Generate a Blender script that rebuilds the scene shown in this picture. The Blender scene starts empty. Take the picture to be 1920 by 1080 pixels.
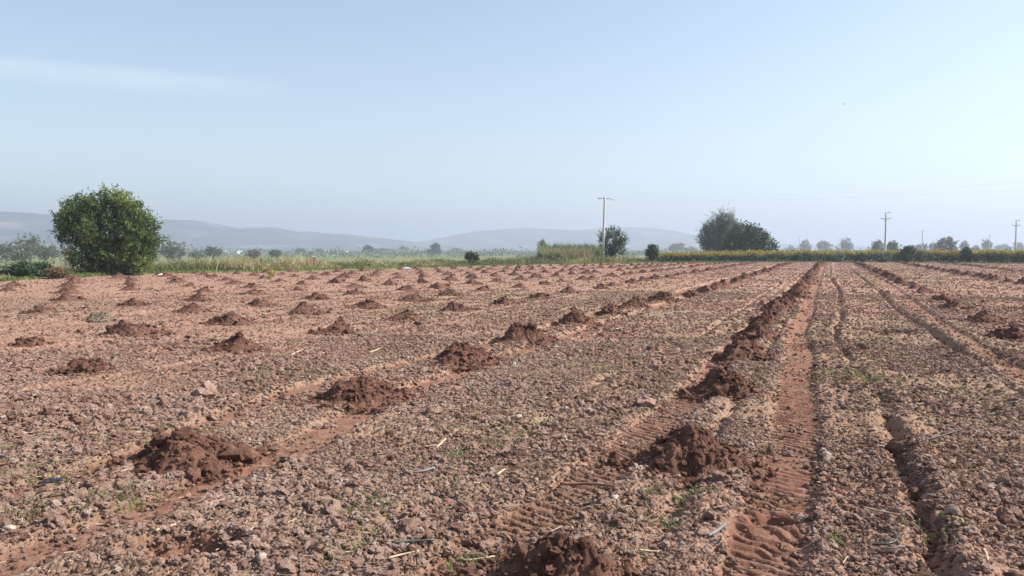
import bpy, math, random
import numpy as np

SC = bpy.context.scene
COL = SC.collection
PI = math.pi
R = math.radians
H = 1.70
PITCH = math.atan(70 / 1500)
F = 1500.0
PHI = math.atan((1555 - 960) / 1500)          # rows run this far clockwise of the view axis
CP, SP = math.cos(PHI), math.sin(PHI)

# ------------------------------------------------------------------ helpers
def unproject(px, py, z=0.0):
    v, w = (px - 960) / F, (540 - py) / F
    dy = math.cos(PITCH) + w * math.sin(PITCH)
    dz = -math.sin(PITCH) + w * math.cos(PITCH)
    k = (z - H) / dz
    return v * k, dy * k

def at(px, dist):                                # point on the plain at a bearing and a forward distance
    return (px - 960) / F * dist, dist

def link(o, parent=None):
    COL.objects.link(o)
    if parent is not None:
        o.parent = parent
    return o

def tag(o, label=None, cat=None, group=None, kind=None):
    if label: o['label'] = label
    if cat: o['category'] = cat
    if group: o['group'] = group
    if kind: o['kind'] = kind
    return o

def empty(name, loc=(0, 0, 0), rz=0.0):
    o = bpy.data.objects.new(name, None)
    o.location = loc
    o.rotation_euler = (0, 0, rz)
    o.empty_display_size = 0.3
    return link(o)

def np_mesh(name, verts, faces, mat, smooth=False, attrs=None, fattrs=None):
    """verts (n,3); faces: int array (m,k) or a list of such arrays"""
    if not isinstance(faces, list):
        faces = [faces]
    faces = [np.asarray(f, dtype=np.int32) for f in faces if len(f)]
    me = bpy.data.meshes.new(name)
    verts = np.asarray(verts, dtype=np.float32)
    me.vertices.add(len(verts))
    me.vertices.foreach_set('co', verts.ravel())
    loops = np.concatenate([f.ravel() for f in faces])
    counts = np.concatenate([np.full(len(f), f.shape[1], dtype=np.int32) for f in faces])
    starts = np.concatenate(([0], np.cumsum(counts)[:-1])).astype(np.int32)
    me.loops.add(len(loops))
    me.loops.foreach_set('vertex_index', loops)
    me.polygons.add(len(counts))
    me.polygons.foreach_set('loop_start', starts)
    if smooth:
        me.polygons.foreach_set('use_smooth', np.ones(len(counts), dtype=bool))
    else:
        me.polygons.foreach_set('use_smooth', np.zeros(len(counts), dtype=bool))
    me.update(calc_edges=True)
    for k, a in (attrs or {}).items():
        at_ = me.attributes.new(k, 'FLOAT', 'POINT')
        at_.data.foreach_set('value', np.asarray(a, dtype=np.float32))
    for k, a in (fattrs or {}).items():
        at_ = me.attributes.new(k, 'FLOAT', 'FACE')
        at_.data.foreach_set('value', np.asarray(a, dtype=np.float32))
    if mat:
        me.materials.append(mat)
    return me

def obj(name, me, parent=None, loc=None):
    o = bpy.data.objects.new(name, me)
    if loc is not None:
        o.location = loc
    return link(o, parent)

# ------------------------------------------------------------------ noise (vectorised)
def _hash(ix, iy, seed):
    h = (ix.astype(np.int64) * 374761393 + iy.astype(np.int64) * 668265263 + seed * 1274126177) & 0xFFFFFFFF
    h = ((h ^ (h >> 13)) * 1274126177) & 0xFFFFFFFF
    h = ((h ^ (h >> 16)) * 2246822519) & 0xFFFFFFFF
    return ((h ^ (h >> 15)) & 0xFFFFFF).astype(np.float32) / 16777215.0

def vnoise(x, y, seed=0):
    ix, iy = np.floor(x), np.floor(y)
    fx, fy = (x - ix).astype(np.float32), (y - iy).astype(np.float32)
    ix, iy = ix.astype(np.int64), iy.astype(np.int64)
    fx = fx * fx * (3 - 2 * fx); fy = fy * fy * (3 - 2 * fy)
    a, b = _hash(ix, iy, seed), _hash(ix + 1, iy, seed)
    c, d = _hash(ix, iy + 1, seed), _hash(ix + 1, iy + 1, seed)
    return (a + (b - a) * fx) * (1 - fy) + (c + (d - c) * fx) * fy

def fbm(x, y, seed=0, oct=3):
    s, a, t = 0, 1.0, 0
    for k in range(oct):
        s = s + a * vnoise(x * 2 ** k + 17.3 * k, y * 2 ** k - 9.1 * k, seed + k * 7)
        t += a; a *= 0.5
    return s / t                                   # 0..1

def lumps(x, y, seed=0):
    """rounded irregular lumps, 0..1"""
    ix, iy = np.floor(x).astype(np.int64), np.floor(y).astype(np.int64)
    out = np.zeros(x.shape, np.float32)
    for dx in (-1, 0, 1):
        for dy in (-1, 0, 1):
            cx, cy = ix + dx, iy + dy
            px = cx + 0.15 + 0.7 * _hash(cx, cy, seed)
            py = cy + 0.15 + 0.7 * _hash(cx, cy, seed + 1)
            rr = 0.25 + 0.45 * _hash(cx, cy, seed + 2)
            d2 = ((x - px) ** 2 + (y - py) ** 2) / (rr * rr)
            out = np.maximum(out, (np.sqrt(np.clip(1 - d2, 0, 1)) * rr * 1.4).astype(np.float32))
    return out

def sstep(a, b, x):
    t = np.clip((x - a) / (b - a), 0, 1)
    return t * t * (3 - 2 * t)

# ------------------------------------------------------------------ materials
def new_mat(name):
    m = bpy.data.materials.new(name)
    m.use_nodes = True
    nt = m.node_tree
    for n in list(nt.nodes):
        nt.nodes.remove(n)
    return m, nt, nt.nodes.new, nt.links.new

def ramp(nt, fac, stops):
    r = nt.nodes.new('ShaderNodeValToRGB')
    el = r.color_ramp.elements
    el[0].position, el[0].color = stops[0][0], (*stops[0][1], 1)
    el[1].position, el[1].color = stops[-1][0], (*stops[-1][1], 1)
    for p, c in stops[1:-1]:
        e = el.new(p); e.color = (*c, 1)
    nt.links.new(fac, r.inputs['Fac'])
    return r.outputs['Color']

def noise(nt, scale, detail=4, rough=0.6, coord='Object'):
    tc = nt.nodes.new('ShaderNodeTexCoord')
    n = nt.nodes.new('ShaderNodeTexNoise')
    n.inputs['Scale'].default_value = scale
    n.inputs['Detail'].default_value = detail
    n.inputs['Roughness'].default_value = rough
    nt.links.new(tc.outputs[coord], n.inputs['Vector'])
    return n.outputs['Fac']

def attr(nt, name, typ='GEOMETRY'):
    a = nt.nodes.new('ShaderNodeAttribute')
    a.attribute_name = name
    a.attribute_type = typ
    return a.outputs['Fac']

def mix(nt, fac, a, b, mode='MIX'):
    m = nt.nodes.new('ShaderNodeMix')
    m.data_type = 'RGBA'; m.blend_type = mode
    for sock, v in ((m.inputs[0], fac), (m.inputs[6], a), (m.inputs[7], b)):
        if isinstance(v, (int, float)): sock.default_value = v
        elif isinstance(v, tuple): sock.default_value = (*v, 1)
        else: nt.links.new(v, sock)
    return m.outputs[2]

def bump(nt, h, strength, dist):
    b = nt.nodes.new('ShaderNodeBump')
    b.inputs['Strength'].default_value = strength
    b.inputs['Distance'].default_value = dist
    nt.links.new(h, b.inputs['Height'])
    return b.outputs['Normal']

def principled(nt, color, rough=0.9, normal=None, spec=0.2):
    p = nt.nodes.new('ShaderNodeBsdfPrincipled')
    o = nt.nodes.new('ShaderNodeOutputMaterial')
    if isinstance(color, tuple): p.inputs['Base Color'].default_value = (*color, 1)
    else: nt.links.new(color, p.inputs['Base Color'])
    p.inputs['Roughness'].default_value = rough
    p.inputs['Specular IOR Level'].default_value = spec
    if normal is not None: nt.links.new(normal, p.inputs['Normal'])
    nt.links.new(p.outputs[0], o.inputs['Surface'])
    return p

def simple(name, col, rough=0.8, var=0.25, scale=6.0, spec=0.2):
    m, nt, N, L = new_mat(name)
    f = noise(nt, scale)
    c = ramp(nt, f, [(0.3, tuple(x * (1 - var) for x in col)), (0.7, tuple(min(1, x * (1 + var)) for x in col))])
    principled(nt, c, rough, spec=spec)
    return m

def leaf_mat(name, stops, transl=0.3, rough=0.6):
    """colour from the per-leaf 'tint' attribute"""
    m, nt, N, L = new_mat(name)
    c = ramp(nt, attr(nt, 'tint'), stops)
    d = N('ShaderNodeBsdfPrincipled')
    d.inputs['Roughness'].default_value = rough
    d.inputs['Specular IOR Level'].default_value = 0.25
    t = N('ShaderNodeBsdfTranslucent')
    mx = N('ShaderNodeMixShader'); mx.inputs[0].default_value = transl
    o = N('ShaderNodeOutputMaterial')
    L(c, d.inputs['Base Color']); L(c, t.inputs['Color'])
    L(d.outputs[0], mx.inputs[1]); L(t.outputs[0], mx.inputs[2]); L(mx.outputs[0], o.inputs['Surface'])
    return m

DRY_LO, DRY_HI = (0.225, 0.127, 0.092), (0.46, 0.300, 0.228)
def soil_material():
    m, nt, N, L = new_mat('ploughed_soil')
    n1 = noise(nt, 14, 6, 0.7)
    base = ramp(nt, n1, [(0.30, DRY_LO), (0.5, (0.335, 0.201, 0.148)), (0.70, DRY_HI)])
    n2 = noise(nt, 0.35, 4, 0.6)
    redder = ramp(nt, noise(nt, 9, 4, 0.6), [(0.3, (0.235, 0.112, 0.074)), (0.7, (0.36, 0.188, 0.128))])
    f2 = ramp(nt, n2, [(0.40, (0, 0, 0)), (0.65, (0.55, 0.55, 0.55))])
    base = mix(nt, f2, base, redder)
    n3 = noise(nt, 0.5, 5, 0.65)
    f3 = ramp(nt, n3, [(0.52, (0, 0, 0)), (0.75, (0.25, 0.25, 0.25))])
    base = mix(nt, f3, base, (0.30, 0.23, 0.13))      # thin weedy film
    weedy = ramp(nt, noise(nt, 5, 4, 0.6), [(0.3, (0.20, 0.14, 0.085)), (0.7, (0.34, 0.25, 0.165))])
    base = mix(nt, attr(nt, 'weedy'), base, weedy)
    track = ramp(nt, noise(nt, 7, 5, 0.6), [(0.3, (0.175, 0.082, 0.055)), (0.5, (0.25, 0.124, 0.083)), (0.7, (0.34, 0.186, 0.130))])
    tm_ = N('ShaderNodeMath'); tm_.operation = 'MULTIPLY'; L(attr(nt, 'track'), tm_.inputs[0]); L(ramp(nt, noise(nt, 2.3, 5, 0.65), [(0.32, (0.6, 0.6, 0.6)), (0.55, (1, 1, 1))]), tm_.inputs[1])
    base = mix(nt, tm_.outputs[0], base, track)
    damp = ramp(nt, noise(nt, 11, 4, 0.6), [(0.3, (0.16, 0.066, 0.042)), (0.7, (0.30, 0.135, 0.086))])
    base = mix(nt, attr(nt, 'damp'), base, damp)
    nb = noise(nt, 45, 6, 0.7)
    principled(nt, base, 0.95, bump(nt, nb, 0.8, 0.03), spec=0.1)
    return m

def clod_material():
    m, nt, N, L = new_mat('dry_clod')
    t = attr(nt, 'tint', 'INSTANCER')
    c = ramp(nt, t, [(0.0, (0.17, 0.092, 0.065)), (0.35, (0.385, 0.238, 0.180)), (0.75, (0.57, 0.390, 0.312)), (1.0, (0.68, 0.53, 0.45))])
    n = noise(nt, 3, 5, 0.7)
    c = mix(nt, ramp(nt, n, [(0.35, (0.0, 0.0, 0.0)), (0.7, (0.5, 0.5, 0.5))]), c, (0.27, 0.150, 0.106))
    principled(nt, c, 0.95, bump(nt, n, 0.7, 0.2), spec=0.08)
    return m

def mound_material(name, lo, mid, hi):
    m, nt, N, L = new_mat(name)
    n = noise(nt, 6, 6, 0.65)
    c = ramp(nt, n, [(0.3, lo), (0.5, mid), (0.72, hi)])
    c = mix(nt, ramp(nt, attr(nt, 'tint'), [(0, (0, 0, 0)), (1, (0.6, 0.6, 0.6))]), c, hi)
    principled(nt, c, 0.95, bump(nt, noise(nt, 30, 6, 0.7), 0.9, 0.03), spec=0.12)
    return m

M_SOIL = soil_material()
M_CLOD = clod_material()
M_FRESH = mound_material('fresh_dug_soil', (0.052, 0.025, 0.018), (0.106, 0.051, 0.036), (0.22, 0.115, 0.081))
M_DRYING = mound_material('drying_dug_soil', (0.050, 0.025, 0.019), (0.100, 0.050, 0.037), (0.21, 0.112, 0.080))
M_GREYM = mound_material('weedy_dug_soil', (0.06, 0.05, 0.035), (0.13, 0.10, 0.075), (0.27, 0.20, 0.15))

def plain_material():
    m, nt, N, L = new_mat('grassy_plain')
    g = ramp(nt, noise(nt, 0.8, 5, 0.65), [(0.3, (0.075, 0.095, 0.035)), (0.5, (0.13, 0.14, 0.055)), (0.7, (0.21, 0.19, 0.09))])
    far = ramp(nt, noise(nt, 0.012, 3, 0.5), [(0.3, (0.10, 0.135, 0.04)), (0.5, (0.155, 0.185, 0.065)), (0.62, (0.17, 0.13, 0.085)), (0.75, (0.09, 0.075, 0.055))])
    c = mix(nt, attr(nt, 'far'), g, far)
    principled(nt, c, 0.95, bump(nt, noise(nt, 6, 5, 0.7), 0.6, 0.1), spec=0.1)
    return m
M_PLAIN = plain_material()

# ------------------------------------------------------------------ field layout
EDGE_PX = [(-900, 575), (-400, 548), (0, 528), (130, 520.5), (300, 513), (500, 509), (600, 507), (760, 503), (1000, 497),
           (1230, 493), (1400, 492.3), (1640, 491.6), (1760, 492.5), (1920, 494.5), (2300, 499), (2900, 506)]
_e = []
for px, py in EDGE_PX:
    X, Y = unproject(px, py)
    _e.append((math.atan2(X, Y), math.hypot(X, Y)))
EA = np.array([a for a, r in _e]); ER = np.array([r for a, r in _e])
EA = np.concatenate(([-PI], EA, [PI])); ER = np.concatenate(([18.0], ER, [18.0]))

def edge_r(az):
    return np.interp(az, EA, ER)

def st(X, Y):
    return X * SP + Y * CP, X * CP - Y * SP        # along the rows, across them (right positive)

def from_st(s, t):
    return s * SP + t * CP, s * CP - t * SP

def kt(k):
    return -k * H * CP

# rows across the field: (t, name used in the label, fresh?)
ROWS = [(kt(-9.1), 'R3'), (kt(-5.75), 'R2'), (kt(-2.25), 'R1'), (kt(0.72), 'A'), (kt(3.08), 'B'), (kt(6.05), 'C'), (kt(8.37), 'D'),
        (kt(10.6), 'E'), (kt(12.95), 'F'), (kt(15.6), 'G'), (kt(18.0), 'H'), (kt(20.4), 'I'), (kt(22.8), 'J'), (kt(25.3), 'K'), (kt(27.8), 'L')]
# base-centre pixels of the mounds the photograph shows clearly, with radius and height scale
NEAR = {
    'A': [(1052, 1100, 0.78, 0.95), (1305, 868, 1.12, 1.08), (1372, 738, 1.0, 0.95), (1393, 672, 1.1, 1.1), (1418, 633, 1.1, 1.15), (1436, 606, 1.05, 1.2), (1460, 581, 1.3, 1.4)],
    'B': [(345, 870, 1.02, 0.85), (685, 748, 1.15, 0.85), (868, 681, 1.1, 1.05), (985, 640, 1.05, 1.05), (1085, 607, 1.0, 1.0), (1145, 588, 0.8, 0.85), (1190, 575, 1.0, 1.0), (1243, 563, 1.1, 1.1)],
    'C': [(165, 698, 0.85, 0.85), (440, 656, 0.95, 0.95), (630, 623, 0.8, 1.0), (760, 600, 0.95, 0.95), (862, 582, 0.95, 0.8), (945, 570, 0.9, 1.0), (1010, 559, 1.0, 0.8), (1065, 549, 0.9, 1.0)],
    'D': [(58, 648, 0.6, 0.7), (248, 627, 1.2, 1.1), (432, 605, 1.05, 1.05), (573, 588, 0.95, 1.1), (693, 575, 1.05, 0.9), (778, 564, 1.1, 0.8), (843, 554, 1.1, 0.95), (905, 546, 0.9, 0.9)],
    'E': [(188, 600, 0.7, 0.95), (362, 583, 0.85, 0.95), (488, 571, 0.85, 0.95), (592, 561, 0.85, 0.9), (668, 552, 0.9, 0.85)],
    'F': [(78, 587, 0.9, 0.75), (247, 572, 0.9, 0.85), (370, 562, 0.9, 0.95), (478, 552, 1.0, 0.85), (558, 545, 0.8, 0.8)],
    'R1': [(1893, 635, 1.05, 0.95), (1845, 603, 1.05, 0.9), (1790, 577, 1.05, 0.9), (1765, 563, 0.9, 0.9), (1735, 549, 1.0, 1.0)],
}
rng = random.Random(11)
MOUNDS = []                                        # x, y, R, H, row, index in row
for t, nm in ROWS:
    s0, idx = None, 0
    for (px, py, rs, hs) in NEAR.get(nm, []):
        X, Y = unproject(px, py)
        MOUNDS.append([X, Y, (0.38 if nm == 'A' else 0.44) * rs, (0.32 if nm in 'AB' else 0.25) * hs, nm, idx]); idx += 1
        s0 = st(X, Y)[0]
    s = (s0 if s0 is not None else 3.0) + 3.4
    while s < 140:
        tt = t + rng.gauss(0, 0.10)
        ss = s + rng.gauss(0, 0.18)
        X, Y = from_st(ss, tt)
        if Y > 1:
            az, r = math.atan2(X, Y), math.hypot(X, Y)
            if r < float(edge_r(az)) - 0.7 and abs(X / Y) < 0.67:
                if nm in 'CDEFGHIJKL' and rng.random() < 0.05: s += 3.35; continue
                MOUNDS.append([X, Y, (0.38 if nm == 'A' else 0.43) * rng.uniform(0.75, 1.2), (0.30 if nm in ('A', 'B', 'R1') else 0.25) * rng.uniform(0.7, 1.3), nm, idx]); idx += 1
        s += 3.35 if nm in 'CDEFGHIJKL' else 3.15
MOUNDS.sort(key=lambda m: math.hypot(m[0], m[1]))
MX = np.array([m[0] for m in MOUNDS]); MY = np.array([m[1] for m in MOUNDS]); MR = np.array([m[2] for m in MOUNDS])

# wheel tracks: (t, half width, depth, strength, tread)
TRACKS = [(kt(0.235), 0.22, 0.040, 1.0, 1), (kt(1.04), 0.22, 0.045, 0.9, 1), (kt(2.72), 0.22, 0.045, 0.95, 2), (kt(3.58), 0.22, 0.045, 0.95, 2),
          (kt(-1.55), 0.22, 0.050, 0.9, 0), (kt(-2.95), 0.2, 0.03, 0.45, 0), (kt(5.6), 0.2, 0.02, 0.45, 0), (kt(6.5), 0.2, 0.02, 0.5, 0),
          (kt(7.95), 0.3, 0.02, 0.5, 0), (kt(8.8), 0.3, 0.02, 0.6, 0), (kt(10.2), 0.4, 0.02, 0.5, 0), (kt(11.1), 0.4, 0.02, 0.5, 0),
          (kt(12.6), 0.5, 0.02, 0.5, 0), (kt(15.6), 0.7, 0.02, 0.5, 0), (kt(18), 0.7, 0.02, 0.4, 0), (kt(-5.4), 0.3, 0.02, 0.3, 0)]
# furrows: (t, wander amplitude, depth, bank height on the sunny side)
FURROWS = [(kt(-0.31), 0.10, 0.08, 0.08), (kt(-1.23), 0.05, 0.085, 0.085), (kt(1.76), 0.05, 0.055, 0.04), (kt(0.56), 0.05, 0.06, 0.04), (kt(-3.9), 0.06, 0.05, 0.03)]
HOLES = [(345, 1035, 0.24, 0.16), (492, 884, 0.16, 0.12), (1445, 975, 0.13, 0.07), (1345, 620, 0.3, 0.05), (300, 655, 0.25, 0.06)]
HOLES = [(*unproject(px, py), r, d) for px, py, r, d in HOLES]

TRACK_PX = {0: [(1516, 560), (1514, 580), (1491, 620), (1502, 660), (1490, 720), (1488, 800), (1468, 900), (1440, 1000), (1428, 1075)],
            1: [(1290, 745), (1232, 790), (1150, 860), (1075, 925), (990, 985), (900, 1050)],
            2: [(1000, 650), (905, 685), (760, 732), (640, 790), (530, 850), (400, 905), (260, 960), (130, 1010), (0, 1062)],
            3: [(880, 655), (790, 675), (570, 728), (430, 780), (250, 855), (100, 905), (0, 935)],
            4: [(1660, 530), (1750, 600), (1830, 650), (1900, 695), (1960, 735)]}
FURROW_PX = {0: [(1556, 520), (1572, 545), (1577, 590), (1566, 640), (1590, 672), (1604, 690), (1644, 740), (1668, 830), (1705, 915), (1742, 1000), (1760, 1075)],
             1: [(1625, 530), (1652, 552), (1690, 590), (1745, 627), (1790, 657), (1850, 692), (1915, 742), (1990, 800)],
             2: [(1330, 620), (1250, 655), (1130, 712), (1060, 765), (960, 825), (890, 875), (800, 945), (700, 1010), (640, 1050)],
             3: [(1285, 905), (1268, 940), (1250, 985), (1235, 1010)]}
def _line(px):
    P = sorted(st(*unproject(a, b)) for a, b in px)
    return np.array([p[0] for p in P]), np.array([p[1] for p in P])
TRACK_LINE = {k: _line(v) for k, v in TRACK_PX.items()}
FURROW_LINE = {k: _line(v) for k, v in FURROW_PX.items()}

def track_c(s, i):
    if i in TRACK_LINE:
        a, b = TRACK_LINE[i]
        return np.interp(s, a, b) + wander(s, i) * 0.03
    return TRACKS[i][0] + wander(s, i) * 0.09

def furrow_c(s, i):
    if i in FURROW_LINE:
        a, b = FURROW_LINE[i]
        return np.interp(s, a, b) + wander(s, 40 + i) * 0.04
    return FURROWS[i][0] + wander(s, 40 + i) * FURROWS[i][1] * 2.2

def wander(s, i):
    return (fbm(s * 0.33 + 31.7 * i, np.zeros_like(s) + i * 3.1, 400 + i, 3) - 0.5) * 2

def track_mask(s, t):
    m = np.zeros(s.shape, np.float32)
    for i, (tc, hw, dep, stg, tr) in enumerate(TRACKS):
        c = track_c(s, i)
        n = 0.05 * (vnoise(s * 4, t * 4, 50 + i) - 0.5) + (0.10 * (vnoise(s * 1.1, t * 2, 90 + i) - 0.5) if not tr else 0)
        d = np.abs(t - c) + n
        brk = (1 if tr == 1 else 0.25 + 0.75 * np.maximum(1 - sstep(11, 19, s), sstep(0.45, 0.6, fbm(s * 0.3, t * 0 + i, 705 + i, 2)))) if tr else sstep(0.28, 0.5, fbm(s * 0.35, t * 0.5, 700 + i, 2))
        m = np.maximum(m, stg * (1 - sstep(hw * 0.75, hw * 1.15, d)) * brk)
    return m.astype(np.float32)

def base_height(X, Y, fine=True):
    """height of the ploughed soil without the mounds"""
    s, t = st(X, Y)
    tm = track_mask(s, t)
    h = (fbm(X * 0.22, Y * 0.22, 1, 2) - 0.5) * 0.07
    rough = (fbm(X * 1.3, Y * 1.3, 5, 3) - 0.5) * 0.05 + (fbm(X * 5.2, Y * 5.2, 9, 3) - 0.5) * 0.022
    for i, (tc, hw, dep, stg, tr) in enumerate(TRACKS):
        c = track_c(s, i)
        d = t - c
        a = np.abs(d)
        h = h - dep * (1 - sstep(hw * 0.8, hw * 1.3, a))
        h = h + dep * 0.42 * np.exp(-((a - hw * 1.45) / 0.09) ** 2)     # thrown-up edges
        if tr == 1 and fine:
            ph = s / 0.11 + d * 4.6 + (fbm(X * 7, Y * 7, 35, 2) - 0.5) * 1.1
            lug = np.abs((ph % 1.0) - 0.5) * 2
            h = h + (sstep(0.28, 0.72, lug) - 0.5) * 0.023 * (1 - sstep(hw * 0.8, hw * 1.0, a)) * sstep(0.15, 0.38, fbm(X * 1.4, Y * 1.4, 33, 3))
    for i, (tc, amp, dep, bank) in enumerate(FURROWS):
        c = furrow_c(s, i) + (vnoise(s * 3.0, t * 0 + i, 61) - 0.5) * 0.07
        d = t - c
        g = sstep(0.3, 0.5, fbm(s * 0.5, t * 0 + 3 * i, 77, 2)) * 0.5 + 0.5
        h = h - dep * g * np.exp(-(d / 0.065) ** 2) + bank * g * np.exp(-((d - 0.17) / 0.12) ** 2) + 0.4 * bank * np.exp(-((d + 0.15) / 0.1) ** 2)
    for hx, hy, r, dp in HOLES:
        d = np.hypot((X - hx) / 1.5, Y - hy)
        h = h - dp * (1 - sstep(0.35 * r, r, d + 0.06 * (vnoise(X * 9, Y * 9, 3) - 0.5))) + 0.04 * np.exp(-((d - r * 1.15) / 0.06) ** 2)
    return h + rough * (1 - 0.82 * tm), tm

# ------------------------------------------------------------------ the ploughed field (polar sheet, fine in front of the viewpoint)
def build_field():
    a_f = np.arange(-37.0, 37.001, 0.055)
    a_c = np.arange(38.0, 322.0, 2.0)
    az = np.radians(np.concatenate((a_f, a_c)))
    nf = len(az)
    azw = (az + PI) % (2 * PI) - PI
    rad = [0.5]
    while rad[-1] < 3.2: rad.append(rad[-1] * 1.03)
    while rad[-1] < 11: rad.append(rad[-1] * 1.0024)
    while rad[-1] < 135: rad.append(rad[-1] * 1.0042)
    rad = np.array(rad)
    er = edge_r(azw)
    er = er + (fbm(azw * 60, azw * 0, 3, 3) - 0.5) * 0.012 * er
    A, RR = np.meshgrid(azw, rad, indexing='ij')
    RR = np.minimum(RR, er[:, None])                  # the sheet ends at the field's own edge
    X, Y = np.sin(A) * RR, np.cos(A) * RR
    X, Y = X.ravel(), Y.ravel()
    h, tm = base_height(X, Y)
    rr = RR.ravel()
    h = h + (lumps(X * 18, Y * 18, 12) - 0.35) * 0.020 * (1 - 0.93 * tm) + (lumps(X * 34, Y * 34, 22) - 0.35) * 0.015 * (1 - 0.8 * tm)
    h = h + (lumps(X * 4.5, Y * 4.5, 72) - 0.45) * 0.016 * (1 - 0.95 * tm) * sstep(9, 16, rr)
    damp = np.zeros(X.shape, np.float32)
    for mx, my, mr in zip(MX, MY, MR):
        sel = np.nonzero((np.abs(X - mx) < mr * 2.2) & (np.abs(Y - my) < mr * 2.2))[0]
        d = np.hypot(X[sel] - mx, Y[sel] - my) / mr
        d = d + 0.5 * (fbm(X[sel] * 3, Y[sel] * 3, 8, 3) - 0.5)
        damp[sel] = np.maximum(damp[sel], 0.75 * (1 - sstep(0.8, 1.5, d)))
    for hx, hy, r, dp in HOLES:
        damp = np.maximum(damp, 0.7 * (1 - sstep(r * 0.8, r * 1.2, np.hypot((X - hx) / 1.5, Y - hy))))
    s, t = st(X, Y)
    weedy = sstep(0.50, 0.68, fbm(X * 0.12, Y * 0.12, 91, 3) + 0.10 * sstep(-3, 4, t) * sstep(20, 60, rr)) * 0.55
    z = h.astype(np.float32)
    nr = len(rad)
    i = np.arange(nf)[:, None]; j = np.arange(nr - 1)[None, :]
    i2 = (i + 1) % nf
    q = np.stack((i * nr + j, i * nr + j + 1, i2 * nr + j + 1, i2 * nr + j), axis=-1).reshape(-1, 4)
    d = RR[q[:, 0] // nr, q[:, 0] % nr] != RR[q[:, 1] // nr, q[:, 1] % nr]
    d |= RR[q[:, 3] // nr, q[:, 3] % nr] != RR[q[:, 2] // nr, q[:, 2] % nr]
    q = q[d]
    me = np_mesh('ploughed_field', np.stack((X, Y, z), 1), q[:, ::-1], M_SOIL, True, {'track': tm, 'damp': damp, 'weedy': weedy})
    tag(obj('ploughed_field', me), 'ploughed reddish brown field with clods, furrows and wheel tracks', kind='structure')
build_field()

# ------------------------------------------------------------------ the plain round the field, out to the horizon
def plain_z(X, Y):
    az = np.arctan2(X, Y); r = np.hypot(X, Y)
    e = edge_r(az)
    d = r - e
    side = 1 - sstep(R(7), R(13), az)                  # the land falls away beyond the verge, not on the vineyard side
    z = -2.4 * sstep(9, 75, d) * side - 2.4 * sstep(110, 260, d) * (1 - side)
    return z + 0.06 * sstep(-0.5, 0.6, d) - 0.15 * (1 - sstep(-1.2, -0.1, d))

def build_plain():
    az = np.radians(np.concatenate((np.arange(-40, 40, 0.4), np.arange(40, 320, 3.0))))
    azw = (az + PI) % (2 * PI) - PI
    off = np.concatenate((np.array([-3.0, -1.2, -0.6, -0.2, 0.1, 0.4, 0.8]), 0.8 * 1.13 ** np.arange(1, 78)))
    off = off[off < 13000]
    A, O = np.meshgrid(azw, off, indexing='ij')
    RR = edge_r(A) + O
    X, Y = (np.sin(A) * RR).ravel(), (np.cos(A) * RR).ravel()
    z = plain_z(X, Y) + (fbm(X * 0.3, Y * 0.3, 44, 3) - 0.5) * 0.12
    n, nr = len(azw), len(off)
    i = np.arange(n)[:, None]; j = np.arange(nr - 1)[None, :]
    i2 = (i + 1) % n
    q = np.stack((i * nr + j, i * nr + j + 1, i2 * nr + j + 1, i2 * nr + j), axis=-1).reshape(-1, 4)
    far = sstep(6, 40, O.ravel())
    me = np_mesh('ground', np.stack((X, Y, z), 1), q[:, ::-1], M_PLAIN, True, {'far': far})
    tag(obj('ground', me), 'flat grassy plain beyond the ploughed field', kind='structure')
build_plain()

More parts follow.
